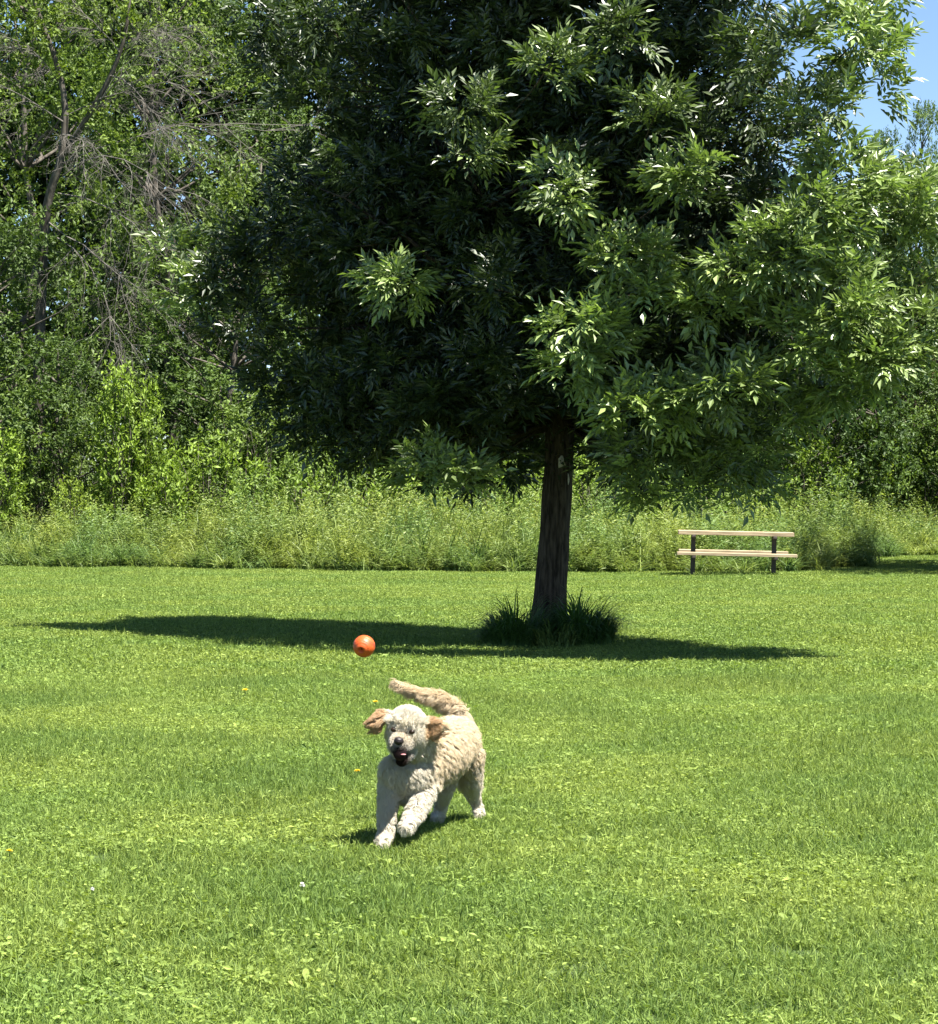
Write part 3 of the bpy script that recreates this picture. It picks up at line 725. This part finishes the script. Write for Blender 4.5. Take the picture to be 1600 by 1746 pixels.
arm = spline([HP(110, 265, -.5), HP(180, 150, -.8), HP(212, 70, -1.0), HP(225, -20, -1.1), HP(240, -140, -1.1)])
tk.tube(arm, [.075 - .06 * i / (len(arm) - 1) for i in range(len(arm))], n=7)
tk.build('trunk', M_bark2, hroot, smooth=True)
dead = MB(); ntw = [0]
def twig(p, d, L, r, depth):
    k = 5; pts_ = [p]; dd = d.normalized(); sag = Vector((0, 0, -.10 if depth < 2 else -.02))
    for i in range(k):
        dd = (dd + Vector((rr.uniform(-1, 1), rr.uniform(-1, 1), rr.uniform(-1, 1))) * .20 + sag).normalized()
        pts_.append(pts_[-1] + dd * L / k)
    dead.tube(pts_, [r * (1 - .75 * i / k) for i in range(k + 1)], n=4, cap=False, val=rr.random()); ntw[0] += 1
    if depth >= 3 or L < .25: return
    nb = {0: 11, 1: 7, 2: 4}[depth]
    for b in range(nb):
        i = rr.randint(1, k); q = pts_[i]
        sd_ = dd.cross(Vector((rr.uniform(-1, 1), rr.uniform(-1, 1), rr.uniform(-1, 1)))).normalized()
        twig(q, dd + sd_ * rr.uniform(.4, .9) + Vector((0, 0, .12)), L * rr.uniform(.35, .6), r * .45, depth + 1)
for (a, b, off, q, c, off2) in [(108, 300, -.5, 330, 180, -2.2), (105, 280, -.5, 420, 205, -2.0), (100, 330, -.5, 300, 350, -2.0), (112, 250, -.5, 330, 90, -2.0),
        (112, 200, -.6, 250, 130, -2.0), (90, 400, -.4, 250, 520, -2.0), (100, 140, -.6, 20, 60, -1.6), (85, 380, -.4, 190, 470, -2.2),
        (190, 130, -.9, 290, 150, -2.0), (108, 230, -.6, 180, 250, -2.2), (112, 210, -.6, 0, 130, -1.7), (215, 60, -1, 320, 60, -1.8), (205,90,-1,120,20,-1.8)]:
    s = HP(a, b, off); e = HP(q, c, off2); twig(s, e - s + Vector((0, 0, .35)), (e - s).length * 1.05, .019, 0)
dead.build('bare_branches', M_dead, hroot)
lumps = []
for (px, py, off, r) in [(190, 215, -1.2, .62), (215, 255, -1.3, .45), (40, 60, -.8, .8), (20, 130, -.6, .7), (130, 30, -.4, .8), (300, 20, -.4, .8), (230, 10, -.2, .7), (330, 80, -.2, .6), (60, 190, .2, .6), (20, 250, .3, .6), (150, 130, .6, .7),
         (60, -60, -.5, 1.0), (180, -80, -.5, 1.1), (300, -60, 0, 1.0), (30, 330, .2, .5), (250, 120, .7, .6), (70, 120, -.5, .4), (160, 60, -.9, .35), (270, 60, -.9, .35)]:
    lumps.append((HP(px, py, off), (r, r, r * .8)))
for (px, py, off, r) in [(75, 60, -1.2, .5), (110, 110, -1.1, .35), (235, 60, -1.3, .4), (60, 20, -1.3, .6), (250, 20, -1.4, .6), (150, 190, -1.2, .35), (350, 150, .5, .8), (420, 120, .6, .7), (300, 250, .6, .8), (390, 300, .4, .8), (20, 300, -1, .6), (0, 180, -1, .6), (370, 380, .4, .7), (140, 330, .6, .7), (250, 400, .5, .8)]:
    lumps.append((HP(px, py, off), (r, r, r * .8)))
V, F, v = lump_leaves(lumps, 9, 66, (.09, .15), base=.62)
cr = link('crown', mesh_np('crown', V, F, M_wood_leaf, v), hroot); cr.color = (1.15, 1.22, .80, 1)
print('twigs', ntw[0])

# ---- shrubs and saplings along the woodland edge
def shrub(seed, w, h, n_l, per=150, L=(.07, .12), cone=False, base=.55):
    rr = random.Random(seed); tb = MB(); lumps = []
    for k in range(n_l):
        t = (k + .5) / n_l; z = h * (.10 + .86 * t)
        env = w * ((1 - t) ** .7 * .9 + .12 if cone else math.sin(math.pi * (.25 + .68 * t)) ** .7)
        a = k * 2.399 + rr.uniform(-.6, .6); q = env * math.sqrt(rr.uniform(.1, 1))
        r = rr.uniform(.20, .36) * (1.15 - .5 * t) * (h / 2.2) ** .4
        c = Vector((q * math.cos(a), q * math.sin(a), z)); lumps.append((c, (r, r, r * .75)))
        tb.tube(bent((rr.uniform(-.1, .1), rr.uniform(-.1, .1), -.05), c, rr, 4, .14), [.016 * (1 - .7 * i / 4) for i in range(5)], n=4, cap=False)
    V, F, v = lump_leaves(lumps, seed, per, L, base=base, inner=.3, up=.7)
    return tb, mesh_np('foliage', V, F, M_wood_leaf, v)
sp = {}
for key, kw in {'round': dict(seed=201, w=.95, h=2.0, n_l=30), 'wide': dict(seed=202, w=1.3, h=1.9, n_l=40), 'sapling': dict(seed=203, w=.62, h=3.2, n_l=34, cone=True), 'tall': dict(seed=204, w=1.2, h=3.4, n_l=52)}.items():
    sp[key] = [None, *shrub(**kw)]
def plant_shrub(key, px, topy, d, wide, rz, label, col, cat='shrub', name='shrub'):
    X = (px - 800) * d / F_PX; hh = CAM_H + (HZ - topy) * d / F_PX
    base_h = {'round': 2.0, 'wide': 1.9, 'sapling': 3.2, 'tall': 3.4}[key]
    root = empty(name, (X, d, 0), rz); root.scale = (wide, wide, hh / base_h)
    tag(root, label, cat, 'shrubs and saplings in front of the trees')
    pr = sp[key]
    if pr[0] is None:
        t = pr[1].build('stems', M_bark2, root, smooth=True); c = link('foliage', pr[2], root); pr[0] = (t, c)
    else:
        t = pr[0][0].copy(); COL.objects.link(t); t.parent = root
        c = pr[0][1].copy(); COL.objects.link(c); c.parent = root
    c.color = (*col, 1)
YG = (1.55, 1.68, .85); BG = (1.15, 1.25, 1.05); MG = (1.25, 1.40, .95); YY = (1.9, 1.9, .9)
for a in [
 ('sapling', 200, 612, 55.6, 1.0, .3, 'tall yellow-green sapling in front of the dark gap at left', YG, 'sapling', 'sapling'),
 ('sapling', 248, 640, 56.0, .8, 2.3, 'slimmer yellow-green sapling just right of the tall one', YG, 'sapling', 'sapling'),
 ('round', 120, 812, 55.0, .65, 1.3, 'small bright yellow-green bush beyond the meadow at far left', YY),
 ('sapling', 5, 730, 54.8, .9, 1.9, 'yellow-green sapling cut by the left edge', YG, 'sapling', 'sapling'),
 ('tall', 75, 650, 57.0, 1.2, .9, 'dull green bush left of the tall sapling', BG),
 ('wide', 345, 745, 55.6, 1.2, 2.0, 'yellow-green bush right of the tall sapling', YG),
 ('round', 290, 770, 55.2, 1.0, 4.0, 'low yellow-green bush below the slimmer sapling', YG),
 ('tall', 430, 650, 57.6, 1.3, 3.1, 'grey-green bush below the left edge of the ash crown', BG),
 ('round', 420, 790, 55.0, 1.0, 5.0, 'low green bush left of the ash crown bottom', MG),
 ('wide', 520, 775, 55.4, 1.1, .5, 'light green bush under the left bottom of the ash crown', MG),
 ('wide', 640, 770, 55.2, 1.25, 1.2, 'bright leafy bush under the ash crown left of centre', YG),
 ('round', 720, 790, 55.6, 1.1, 2.6, 'green bush behind the low hanging ash branch', MG),
 ('wide', 850, 780, 55.0, 1.1, 3.9, 'bright bush left of the ash trunk', YG),
 ('round', 915, 790, 55.4, 1.0, 5.1, 'light green bush directly behind the ash trunk', YG),
 ('wide', 1010, 765, 55.2, 1.1, .4, 'yellow-green bush just right of the ash trunk', YG),
 ('tall', 1040, 700, 57.0, 1.0, 1.4, 'green bush behind the one right of the trunk', MG),
 ('round', 1120, 800, 55.0, 1.0, 2.2, 'green bush beyond the left end of the picnic table', MG),
 ('wide', 1220, 800, 55.2, 1.1, 3.4, 'light bush beyond the middle of the picnic table', MG),
 ('round', 1310, 810, 55.8, 1.0, 4.4, 'light bush beyond the right end of the picnic table', MG),
 ('tall', 1375, 735, 62.0, 1.0, 5.4, 'yellow-green bush right of the picnic table', YG),
 ('tall', 1500, 715, 66.0, 1.0, .8, 'bright yellow-green bush near the right edge', YY),
 ('wide', 1575, 745, 66.0, 1.2, 1.8, 'green bush at the right edge beyond the tall grass', MG),
 ('tall', 1440, 745, 65.0, .9, 2.8, 'dark bush between two yellow-green bushes at right', (.7, .85, .75)),
 ('tall', 1600, 690, 68.0, 1.3, 4.8, 'taller bush behind the right edge bush', MG)]:
    plant_shrub(*a)

# ------------------------------------------------------------------ picnic table
bd = 46.8; bx = (1253 - 800) * bd / F_PX
pt = empty('picnic_table', (bx, bd, .01), math.radians(-3.5)); pt.rotation_euler[1] = math.radians(1.2); tag(pt, 'picnic table with pale wooden planks on two dark posts at the lawn edge', 'picnic table')
def plank(name, y, z, L, w, th, dx=0.0):
    m = MB(); m.box((dx, y, z), (L, w, th), .006); return m.build(name, M_plank, pt)
for k in range(3): plank('tabletop_plank', (k - 1) * .19, .775, 2.08, .183, .075)
plank('seat', -.62, .405, 2.14, .25, .055, .005)
plank('seat', .60, .425, 2.0, .25, .055, -.01)
for x in (-.76, .70):
    m = MB(); m.box((x, 0, .36), (.085, .085, .76), .008); m.build('post', M_metal, pt)
    for y_, z_, l_ in ((-.183, .712, .27), (.183, .712, .27), (-.40, .350, .69), (.40, .368, .69)):
        m = MB(); m.box((x, y_, z_), (.07, l_, .045), .006); m.build('bracket', M_metal, pt)

# ------------------------------------------------------------------ the ball in the air
def ball():
    M, nt, out = mat_base('orange_rubber'); L = nt.links.new
    tc = N(nt, 'ShaderNodeTexCoord'); no = N(nt, 'ShaderNodeTexNoise'); no.inputs['Scale'].default_value = 38; no.inputs['Detail'].default_value = 4
    L(tc.outputs['Object'], no.inputs['Vector'])
    mp = N(nt, 'ShaderNodeMapRange'); mp.inputs[1].default_value = .56; mp.inputs[2].default_value = .68; L(no.outputs['Fac'], mp.inputs[0])
    mx = N(nt, 'ShaderNodeMix', data_type='RGBA'); mx.inputs[6].default_value = (.50, .078, .010, 1); mx.inputs[7].default_value = (.25, .04, .008, 1)
    L(mp.outputs[0], mx.inputs[0]); pr = N(nt, 'ShaderNodeBsdfPrincipled'); pr.inputs['Roughness'].default_value = .5
    L(mx.outputs[2], pr.inputs['Base Color']); L(pr.outputs[0], out.inputs[0])
    d = 9.0; c = P(621, 1102, d); R = 19.0 * d / F_PX
    root = empty('ball', c); tag(root, 'orange rubber ball with a round hole, in mid-air above the dog', 'ball')
    m = MB(); V = []; Q = []; nu, nv = 64, 40
    H = Vector((-.25, -.92, -.32)).normalized()
    for i in range(nv + 1):
        th = math.pi * i / nv
        for j in range(nu):
            a = 2 * math.pi * j / nu; n = Vector((math.sin(th) * math.cos(a), math.sin(th) * math.sin(a), math.cos(th)))
            ang = math.acos(max(-1, min(1, n.dot(H)))); r = R
            if ang < .27: r -= R * .35 * min(1, (.27 - ang) / .12)      # hole
            elif ang < .36: r += R * .03
            for s_ in (.62, .86): 
                if abs(ang - s_) < .05: r -= R * .03
            if abs(math.sin(ang * 2) ) > 0 and ang > 1.0 and (int(ang / .16) % 2 == 0): r -= R * .025
            V.append(n * r)
    for i in range(nv):
        for j in range(nu): Q.append((i * nu + j, (i + 1) * nu + j, (i + 1) * nu + (j + 1) % nu, i * nu + (j + 1) % nu))
    m.add(V, Q); m.build('shell', M, root, smooth=True)
    m = MB(); e = H * (R * .655); u = H.cross(Vector((0, 0, 1))).normalized(); w = H.cross(u)
    m.add([e] + [e + (u * math.cos(a) + w * math.sin(a)) * R * .26 for a in [2 * math.pi * k / 20 for k in range(20)]], [(0, 1 + k, 1 + (k + 1) % 20) for k in range(20)])
    m.build('hole', M_hollow, root)  # dark disc paints the shade inside the hole
ball()

# ------------------------------------------------------------------ flowers in the lawn
def flower(px, py, kind, label, r=.016, hgt=.075):
    d = CAM_H * F_PX / (py - HZ); d = (CAM_H - hgt) * F_PX / (py - HZ); X = (px - 800) * d / F_PX
    yel = kind == 'yellow'
    root = empty('dandelion_flower' if yel else 'clover_flower', (X, d, 0)); tag(root, label, 'flower', 'small flowers in the lawn')
    m = MB(); m.tube([(0, 0, 0), (.004, 0, hgt * .5), (0, 0, hgt)], [.0015] * 3, n=5); m.build('stem', M_tuft, root)
    m = MB(); rr = random.Random(px)
    for k in range(70 if yel else 50):
        a = rr.uniform(0, 6.28); el = rr.uniform(0, 1.45) if yel else rr.uniform(-.5, 1.5)
        dv = Vector((math.cos(a) * math.cos(el), math.sin(a) * math.cos(el), math.sin(el) * (.55 if yel else 1))); s = Vector((-math.sin(a), math.cos(a), 0)) * r * .14
        b = Vector((0, 0, hgt)); m.add([b - s, b + s, b + dv * r + s, b + dv * r - s], [(0, 1, 2, 3)])
    m.build('head', M_yel if yel else M_wht, root)
M_yel = solid_mat('dandelion_petal', (.75, .55, .03), (.85, .68, .06), rough=.7)
M_wht = solid_mat('clover_petal', (.75, .74, .70), (.86, .85, .82), rough=.7)
for a in [(418, 1177, 'yellow', 'yellow dandelion in the lawn left of the dog below the shadow', .026), (640, 1197, 'yellow', 'yellow dandelion just left of the dog tail', .022), (609, 1315, 'yellow', 'pale yellow dandelion beside the dog chest at left', .018),
          (515, 1510, 'white', 'white clover flower in the lawn below the dog', .012), (157, 1517, 'white', 'tiny white clover flower low in the left lawn', .008), (15, 1452, 'yellow', 'small faded yellow flower at the left edge of the lawn', .016)]:
    flower(a[0], a[1], a[2], a[3], a[4])

# ------------------------------------------------------------------ the dog
exec_dog = True
def build_dog():
    rng = np.random.default_rng(42)
    base = P(700, 1447, 11.75); O = Vector((base[0], 12.1, 0))
    root = empty('dog', O); tag(root, 'shaggy cream dog running towards the camera with tan ears flapping', 'dog')
    def D(px, py, d): return Vector(P(px, py, d)) - O
    S = lambda px, d=11.9: px * d / F_PX
    balls = []      # (centre, radius vec)
    def chain(pts, k=7):
        for (p, r), (q, s) in zip(pts[:-1], pts[1:]):
            for i in range(k + 1):
                t = i / k; balls.append((p.lerp(q, t), r + (s - r) * t))
    nk = D(700, 1290, 11.86)
    # torso: chest -> belly -> rump
    chain([(D(700, 1318, 11.88), S(43)), (D(728, 1295, 11.99), S(47)), (D(752, 1283, 12.12), S(46)), (D(768, 1268, 12.28), S(43)), (D(780, 1262, 12.42), S(37))])
    chain([(D(676, 1318, 11.84), S(26)), (D(690, 1345, 11.88), S(24))])
    # neck and head
    chain([(D(716, 1285, 11.95), S(40)), (D(704, 1265, 11.84), S(36)), (D(697, 1250, 11.76), S(33))])
    chain([(D(695, 1236, 11.74), S(29)), (D(692, 1250, 11.70), S(29))])
    chain([(D(686, 1264, 11.66), S(20)), (D(681, 1271, 11.60), S(14.5))])          # muzzle
    chain([(D(694, 1281, 11.70), S(15)), (D(685, 1297, 11.63), S(8))])          # lower jaw
    # tail carried up over the back to the left
    chain([(D(785, 1240, 12.5), S(21)), (D(778, 1211, 12.5), S(14)), (D(752, 1192, 12.46), S(10)), (D(722, 1184, 12.42), S(7)), (D(696, 1175, 12.4), S(5)), (D(680, 1167, 12.38), S(3.5)), (D(672, 1160, 12.37), S(2.5))])
    # forelegs
    chain([(D(672, 1325, 11.86), S(21)), (D(662, 1365, 11.83), S(16)), (D(659, 1405, 11.80), S(12)), (D(656, 1431, 11.77), S(10.5)), (D(653, 1439, 11.70), S(10)), (D(652, 1441, 11.66), S(8))])
    chain([(D(728, 1325, 11.90), S(23)), (D(722, 1355, 11.84), S(18)), (D(711, 1382, 11.76), S(14)), (D(700, 1401, 11.68), S(10.5)), (D(693, 1409, 11.62), S(10)), (D(691, 1412, 11.58), S(8.5))])
    # hind legs
    chain([(D(796, 1290, 12.42), S(27)), (D(800, 1325, 12.46), S(20)), (D(805, 1350, 12.58), S(12)), (D(812, 1368, 12.62), S(7)), (D(817, 1383, 12.62), S(6.5)), (D(816, 1389, 12.58), S(5))])
    chain([(D(762, 1310, 12.38), S(22)), (D(757, 1345, 12.36), S(14)), (D(752, 1372, 12.44), S(9)), (D(748, 1392, 12.46), S(8)), (D(745, 1395, 12.40), S(7))])
    # ears: flaps swung outwards
    chain([(D(664, 1222, 11.74), S(8)), (D(652, 1225, 11.74), S(10)), (D(642, 1231, 11.73), S(10)), (D(643, 1244, 11.73), S(7))], 4)
    chain([(D(722, 1232, 11.76), S(9)), (D(736, 1236, 11.76), S(11)), (D(748, 1240, 11.75), S(9)), (D(738, 1252, 11.75), S(8))], 4)
    # unit sphere
    nu, nv = 16, 10; SV = []; SQ = []
    for i in range(nv + 1):
        th = math.pi * i / nv
        for j in range(nu):
            a = 2 * math.pi * j / nu; SV.append((math.sin(th) * math.cos(a), math.sin(th) * math.sin(a), math.cos(th)))
    for i in range(nv):
        for j in range(nu): SQ.append((i * nu + j, (i + 1) * nu + j, (i + 1) * nu + (j + 1) % nu, i * nu + (j + 1) % nu))
    SV = np.array(SV); SQ = np.array(SQ)
    V = np.concatenate([SV * r + np.array(c) for c, r in balls]); F = np.concatenate([SQ + k * len(SV) for k in range(len(balls))])
    me = mesh_np('tmp', V, F, M_dog)
    o = link('tmp', me)
    m1 = o.modifiers.new('r', 'REMESH'); m1.mode = 'VOXEL'; m1.voxel_size = .008
    m2 = o.modifiers.new('s', 'SMOOTH'); m2.iterations = 5; m2.factor = .5
    dg = bpy.context.evaluated_depsgraph_get()
    bm_ = bpy.data.meshes.new_from_object(o.evaluated_get(dg)); bpy.data.objects.remove(o)
    bm_.name = 'body'
    # coat colour by body region
    n = len(bm_.vertices); co = np.empty(n * 3, np.float32); bm_.vertices.foreach_get('co', co); co = co.reshape(-1, 3)
    nn = np.empty(n * 3, np.float32); bm_.vertices.foreach_get('normal', nn); nn = nn.reshape(-1, 3)
    W = co + np.array(O)
    s = F_PX / W[:, 1]; px = 800 + W[:, 0] * s; py = HZ - (W[:, 2] - CAM_H) * s
    sm = lambda a, b, x: np.clip((x - a) / (b - a), 0, 1)
    tan = sm(715, 745, px) * sm(1352, 1318, py) * (1 - .6 * sm(795, 815, px) * sm(1290, 1310, py)) * .42     # flank and back
    tan = np.maximum(tan, .55 * sm(1212, 1202, py))                               # tail
    ear = (np.maximum(sm(666, 656, px) * sm(1262, 1250, py) * sm(1205, 1212, py), sm(719, 727, px) * sm(756, 750, px) * sm(1266, 1258, py) * sm(1220, 1226, py) * (W[:, 1] < 11.9)))
    tan = np.maximum(tan, ear)
    face = (W[:, 1] < 11.72) & (py > 1235)
    darkm = np.exp(-(((px - 682) / 16) ** 2 + ((py - 1291) / 20) ** 2)) * (W[:, 1] < 11.74)
    muz = np.exp(-(((px - 688) / 17) ** 2 + ((py - 1258) / 15) ** 2)) * (W[:, 1] < 11.74) * .35
    tan = np.maximum(tan, muz)
    a = bm_.attributes.new('v', 'FLOAT', 'POINT'); a.data.foreach_set('value', tan.astype(np.float32))
    b = bm_.attributes.new('dark', 'FLOAT', 'POINT'); b.data.foreach_set('value', np.clip(darkm * 1.6, 0, 1).astype(np.float32))
    bm_.materials.clear(); bm_.materials.append(M_dog)
    bm_.polygons.foreach_set('use_smooth', np.ones(len(bm_.polygons), bool))
    link('body', bm_, root)
    # fur: curved locks
    bm_.calc_loop_triangles(); nt_ = len(bm_.loop_triangles); tv = np.empty(nt_ * 3, np.int32); bm_.loop_triangles.foreach_get('vertices', tv); tv = tv.reshape(-1, 3)
    ar = np.linalg.norm(np.cross(co[tv[:, 1]] - co[tv[:, 0]], co[tv[:, 2]] - co[tv[:, 0]]), axis=1)
    def sample(k):
        t = rng.choice(nt_, k, p=ar / ar.sum()); r1 = np.sqrt(rng.random(k)); r2 = rng.random(k)
        w = np.stack([1 - r1, r1 * (1 - r2), r1 * r2], 1)
        g_ = lambda A: (A[tv[t]] * (w[..., None] if A.ndim > 1 else w)).sum(1)
        return g_(co), nrm(g_(nn)), g_(tan), g_(px.astype(np.float64)), g_(py.astype(np.float64)), g_(darkm), W[tv[t, 0], 1]
    K = 3600; lr, ln, lt, lpx, lpy, ldk, lY = sample(K)
    n = 100000; R0, Nn, Tn, PX, PY, DK, YY_ = sample(n)
    def flow(p, nv_, X_, Y_, Yw):
        f = np.zeros_like(p); f[:, 2] = -.75; f[:, 1] = .35; f[:, 0] = .1
        head = (Yw < 11.80) & (Y_ < 1300) & (X_ > 660) & (X_ < 722)
        hc = np.array(D(692, 1244, 11.7)); f[head] = nrm(p[head] - hc) * .8
        el_ = (X_ < 662) & (Y_ < 1262); f[el_] = (-.8, .1, -.25)
        er_ = (X_ > 721) & (X_ < 758) & (Y_ < 1266) & (Yw < 11.9); f[er_] = (.85, .1, -.15)
        tl = (Y_ < 1212) & (Yw > 12.2); f[tl] = (-.75, 0, -.45)
        return nrm(f - (f * nv_).sum(1, keepdims=True) * nv_ * .8 + nv_ * .24)
    lock_len = np.full(K, .046); lock_len[lt > .7] = .042; lock_len[(lY < 11.74) & (lpy > 1235)] = .013
    lock_len[(lpy > 1340)] = .032; lock_len[(lpy < 1215) & (lY > 12.2)] = .050; lock_len[(lpy < 1230) & (lY < 11.85) & (lt < .5)] = .021
    lf = flow(lr, ln, lpx, lpy, lY); wob = rand_unit(rng, K) * np.where(lt > .7, .5, .24)[:, None]
    ltip = lr + nrm(lf + wob) * (lock_len * rng.uniform(.7, 1.2, K))[:, None]
    near = np.empty(n, np.int64)
    for s0 in range(0, n, 4000):
        dd = ((R0[s0:s0 + 4000, None] - lr[None]) ** 2).sum(2) + .002 * (1 - (Nn[s0:s0 + 4000] @ ln.T))
        near[s0:s0 + 4000] = dd.argmin(1)
    tip0 = R0 + nrm(flow(R0, Nn, PX, PY, YY_) + rng.normal(0, .16, (n, 3))) * (lock_len[near] * rng.uniform(.7, 1.1, n))[:, None]
    cf = np.where(lock_len[near] < .015, .08, np.where(lock_len[near] < .025, .20, np.where(lock_len[near] < .035, .45, np.where(lock_len[near] > .049, .35, np.where(lock_len[near] < .043, .60, .42)))))[:, None]; tip = tip0 * (1 - cf) + ltip[near] * cf
    ln_ = np.linalg.norm(tip - R0, axis=1, keepdims=True); tip = R0 + (tip - R0) * np.minimum(1, lock_len[near][:, None] * 1.3 / np.maximum(ln_, 1e-5))
    curl = nrm(np.cross(tip - R0, wob[near])) * (lock_len[near] * .13)[:, None]
    eyes = [(671, 1244.5), (702.5, 1248.5)]
    keep = np.ones(n, bool)
    for ex, ey in eyes: keep &= ~((YY_ < 11.76) & (((PX - ex) / 6.8) ** 2 + ((PY - ey - .8) / 4.6) ** 2 < 1))
    keep &= ~((YY_ < 11.70) & (((PX - 680) / 9) ** 2 + ((PY - 1265) / 8) ** 2 < 1))
    keep &= ~((YY_ < 11.70) & (((PX - 682) / 6) ** 2 + ((PY - 1284) / 8) ** 2 < 1))
    R0, tip, curl, Nn, Tn, DK = R0[keep], tip[keep], curl[keep], Nn[keep], Tn[keep], DK[keep]; n = len(R0)
    dr = nrm(tip - R0); s1 = nrm(np.cross(dr, Nn + rng.normal(0, .3, (n, 3)))); s2 = nrm(np.cross(dr, s1)); wd = rng.uniform(.0008, .0014, n)[:, None]
    rows = []; segs = 3
    for k in range(segs + 1):
        t = k / segs; c = R0 * (1 - t) + tip * t + curl * math.sin(t * math.pi * 1.5) + Nn * (.006 * math.sin(t * math.pi)); w = wd * (1 - t * .75)
        for q in range(3): rows.append(c + (s1 * math.cos(q * 2.094) + s2 * math.sin(q * 2.094)) * w)
    Vf = np.stack(rows, 1).reshape(-1, 3); m = 3 * (segs + 1); i = np.arange(n)[:, None] * m
    Ff = np.concatenate([i + np.array([3 * k + q, 3 * k + (q + 1) % 3, 3 * k + 3 + (q + 1) % 3, 3 * k + 3 + q]) for k in range(segs) for q in range(3)], 1).reshape(-1, 4)
    fm = mesh_np('fur', Vf, Ff, M_dog, np.repeat(np.clip(Tn + rng.normal(0, .06, n), 0, 1), m), smooth=True)
    b = fm.attributes.new('dark', 'FLOAT', 'POINT'); b.data.foreach_set('value', np.repeat(np.clip(DK * 1.6, 0, 1), m).astype(np.float32))
    link('fur', fm, root)
    # face
    def ell(name, c, r, mat, parent=root, n1=20, n2=14):
        mm = MB(); V = []; Q = []
        for i in range(n2 + 1):
            th = math.pi * i / n2
            for j in range(n1):
                a = 2 * math.pi * j / n1; V.append(c + Vector((r[0] * math.sin(th) * math.cos(a), r[1] * math.sin(th) * math.sin(a), r[2] * math.cos(th))))
        for i in range(n2):
            for j in range(n1): Q.append((i * n1 + j, (i + 1) * n1 + j, (i + 1) * n1 + (j + 1) % n1, i * n1 + (j + 1) % n1))
        mm.add(V, Q); return mm.build(name, mat, parent, smooth=True)
    # surface depth at a pixel, from the body
    def surf(px_, py_):
        q = ((px - px_) ** 2 + (py - py_) ** 2) < 9
        return W[q, 1].min() if q.any() else 11.68
    for ex, ey in eyes:
        d_ = surf(ex, ey); ell('eye', D(ex, ey, d_ - .005), (.0135, .011, .0105), M_eye)
    d_ = surf(680, 1265); ell('nose', D(680, 1264, d_ + .000), (.0225, .020, .0185), M_nose)
    d_ = surf(682, 1281)
    mo = ell('mouth', D(682, 1284, d_ + .008), (.031, .016, .036), M_mouth)
    ell('tongue', D(688, 1287, d_ - .009), (.012, .006, .0035), M_tongue)
    return root
def dog_mat():
    m, nt, out = mat_base('dog_coat'); L = nt.links.new
    at = N(nt, 'ShaderNodeAttribute', attribute_name='v'); dk = N(nt, 'ShaderNodeAttribute', attribute_name='dark')
    cr_ = N(nt, 'ShaderNodeValToRGB'); e = cr_.color_ramp.elements
    e[0].position = 0; e[0].color = (.84, .80, .70, 1); e[1].position = 1; e[1].color = (.70, .51, .32, 1)
    x = e.new(.5); x.color = (.76, .655, .475, 1)
    L(at.outputs['Fac'], cr_.inputs[0])
    mx = N(nt, 'ShaderNodeMix', data_type='RGBA'); mx.inputs[7].default_value = (.035, .022, .018, 1)
    L(dk.outputs['Fac'], mx.inputs[0]); L(cr_.outputs[0], mx.inputs[6])
    pr = N(nt, 'ShaderNodeBsdfPrincipled'); pr.inputs['Roughness'].default_value = .75; pr.inputs['Specular IOR Level'].default_value = .2
    L(mx.outputs[2], pr.inputs['Base Color'])
    tr = N(nt, 'ShaderNodeBsdfTranslucent'); L(mx.outputs[2], tr.inputs['Color'])
    ms = N(nt, 'ShaderNodeMixShader'); ms.inputs[0].default_value = .55
    L(pr.outputs[0], ms.inputs[1]); L(tr.outputs[0], ms.inputs[2]); L(ms.outputs[0], out.inputs[0]); return m
M_dog = dog_mat()
M_eye = solid_mat('dog_eye', (.016, .008, .004), (.03, .015, .006), rough=.35, spec=.3)
M_nose = solid_mat('dog_nose', (.010, .007, .007), (.022, .016, .015), scale=60, rough=.45, bump=.4, spec=.3)
M_mouth = solid_mat('dog_mouth', (.008, .004, .004), (.02, .008, .008), scale=20, rough=.8, spec=.15)
M_tongue = solid_mat('dog_tongue', (.40, .16, .17), (.5, .22, .22), scale=20, rough=.5)
build_dog()
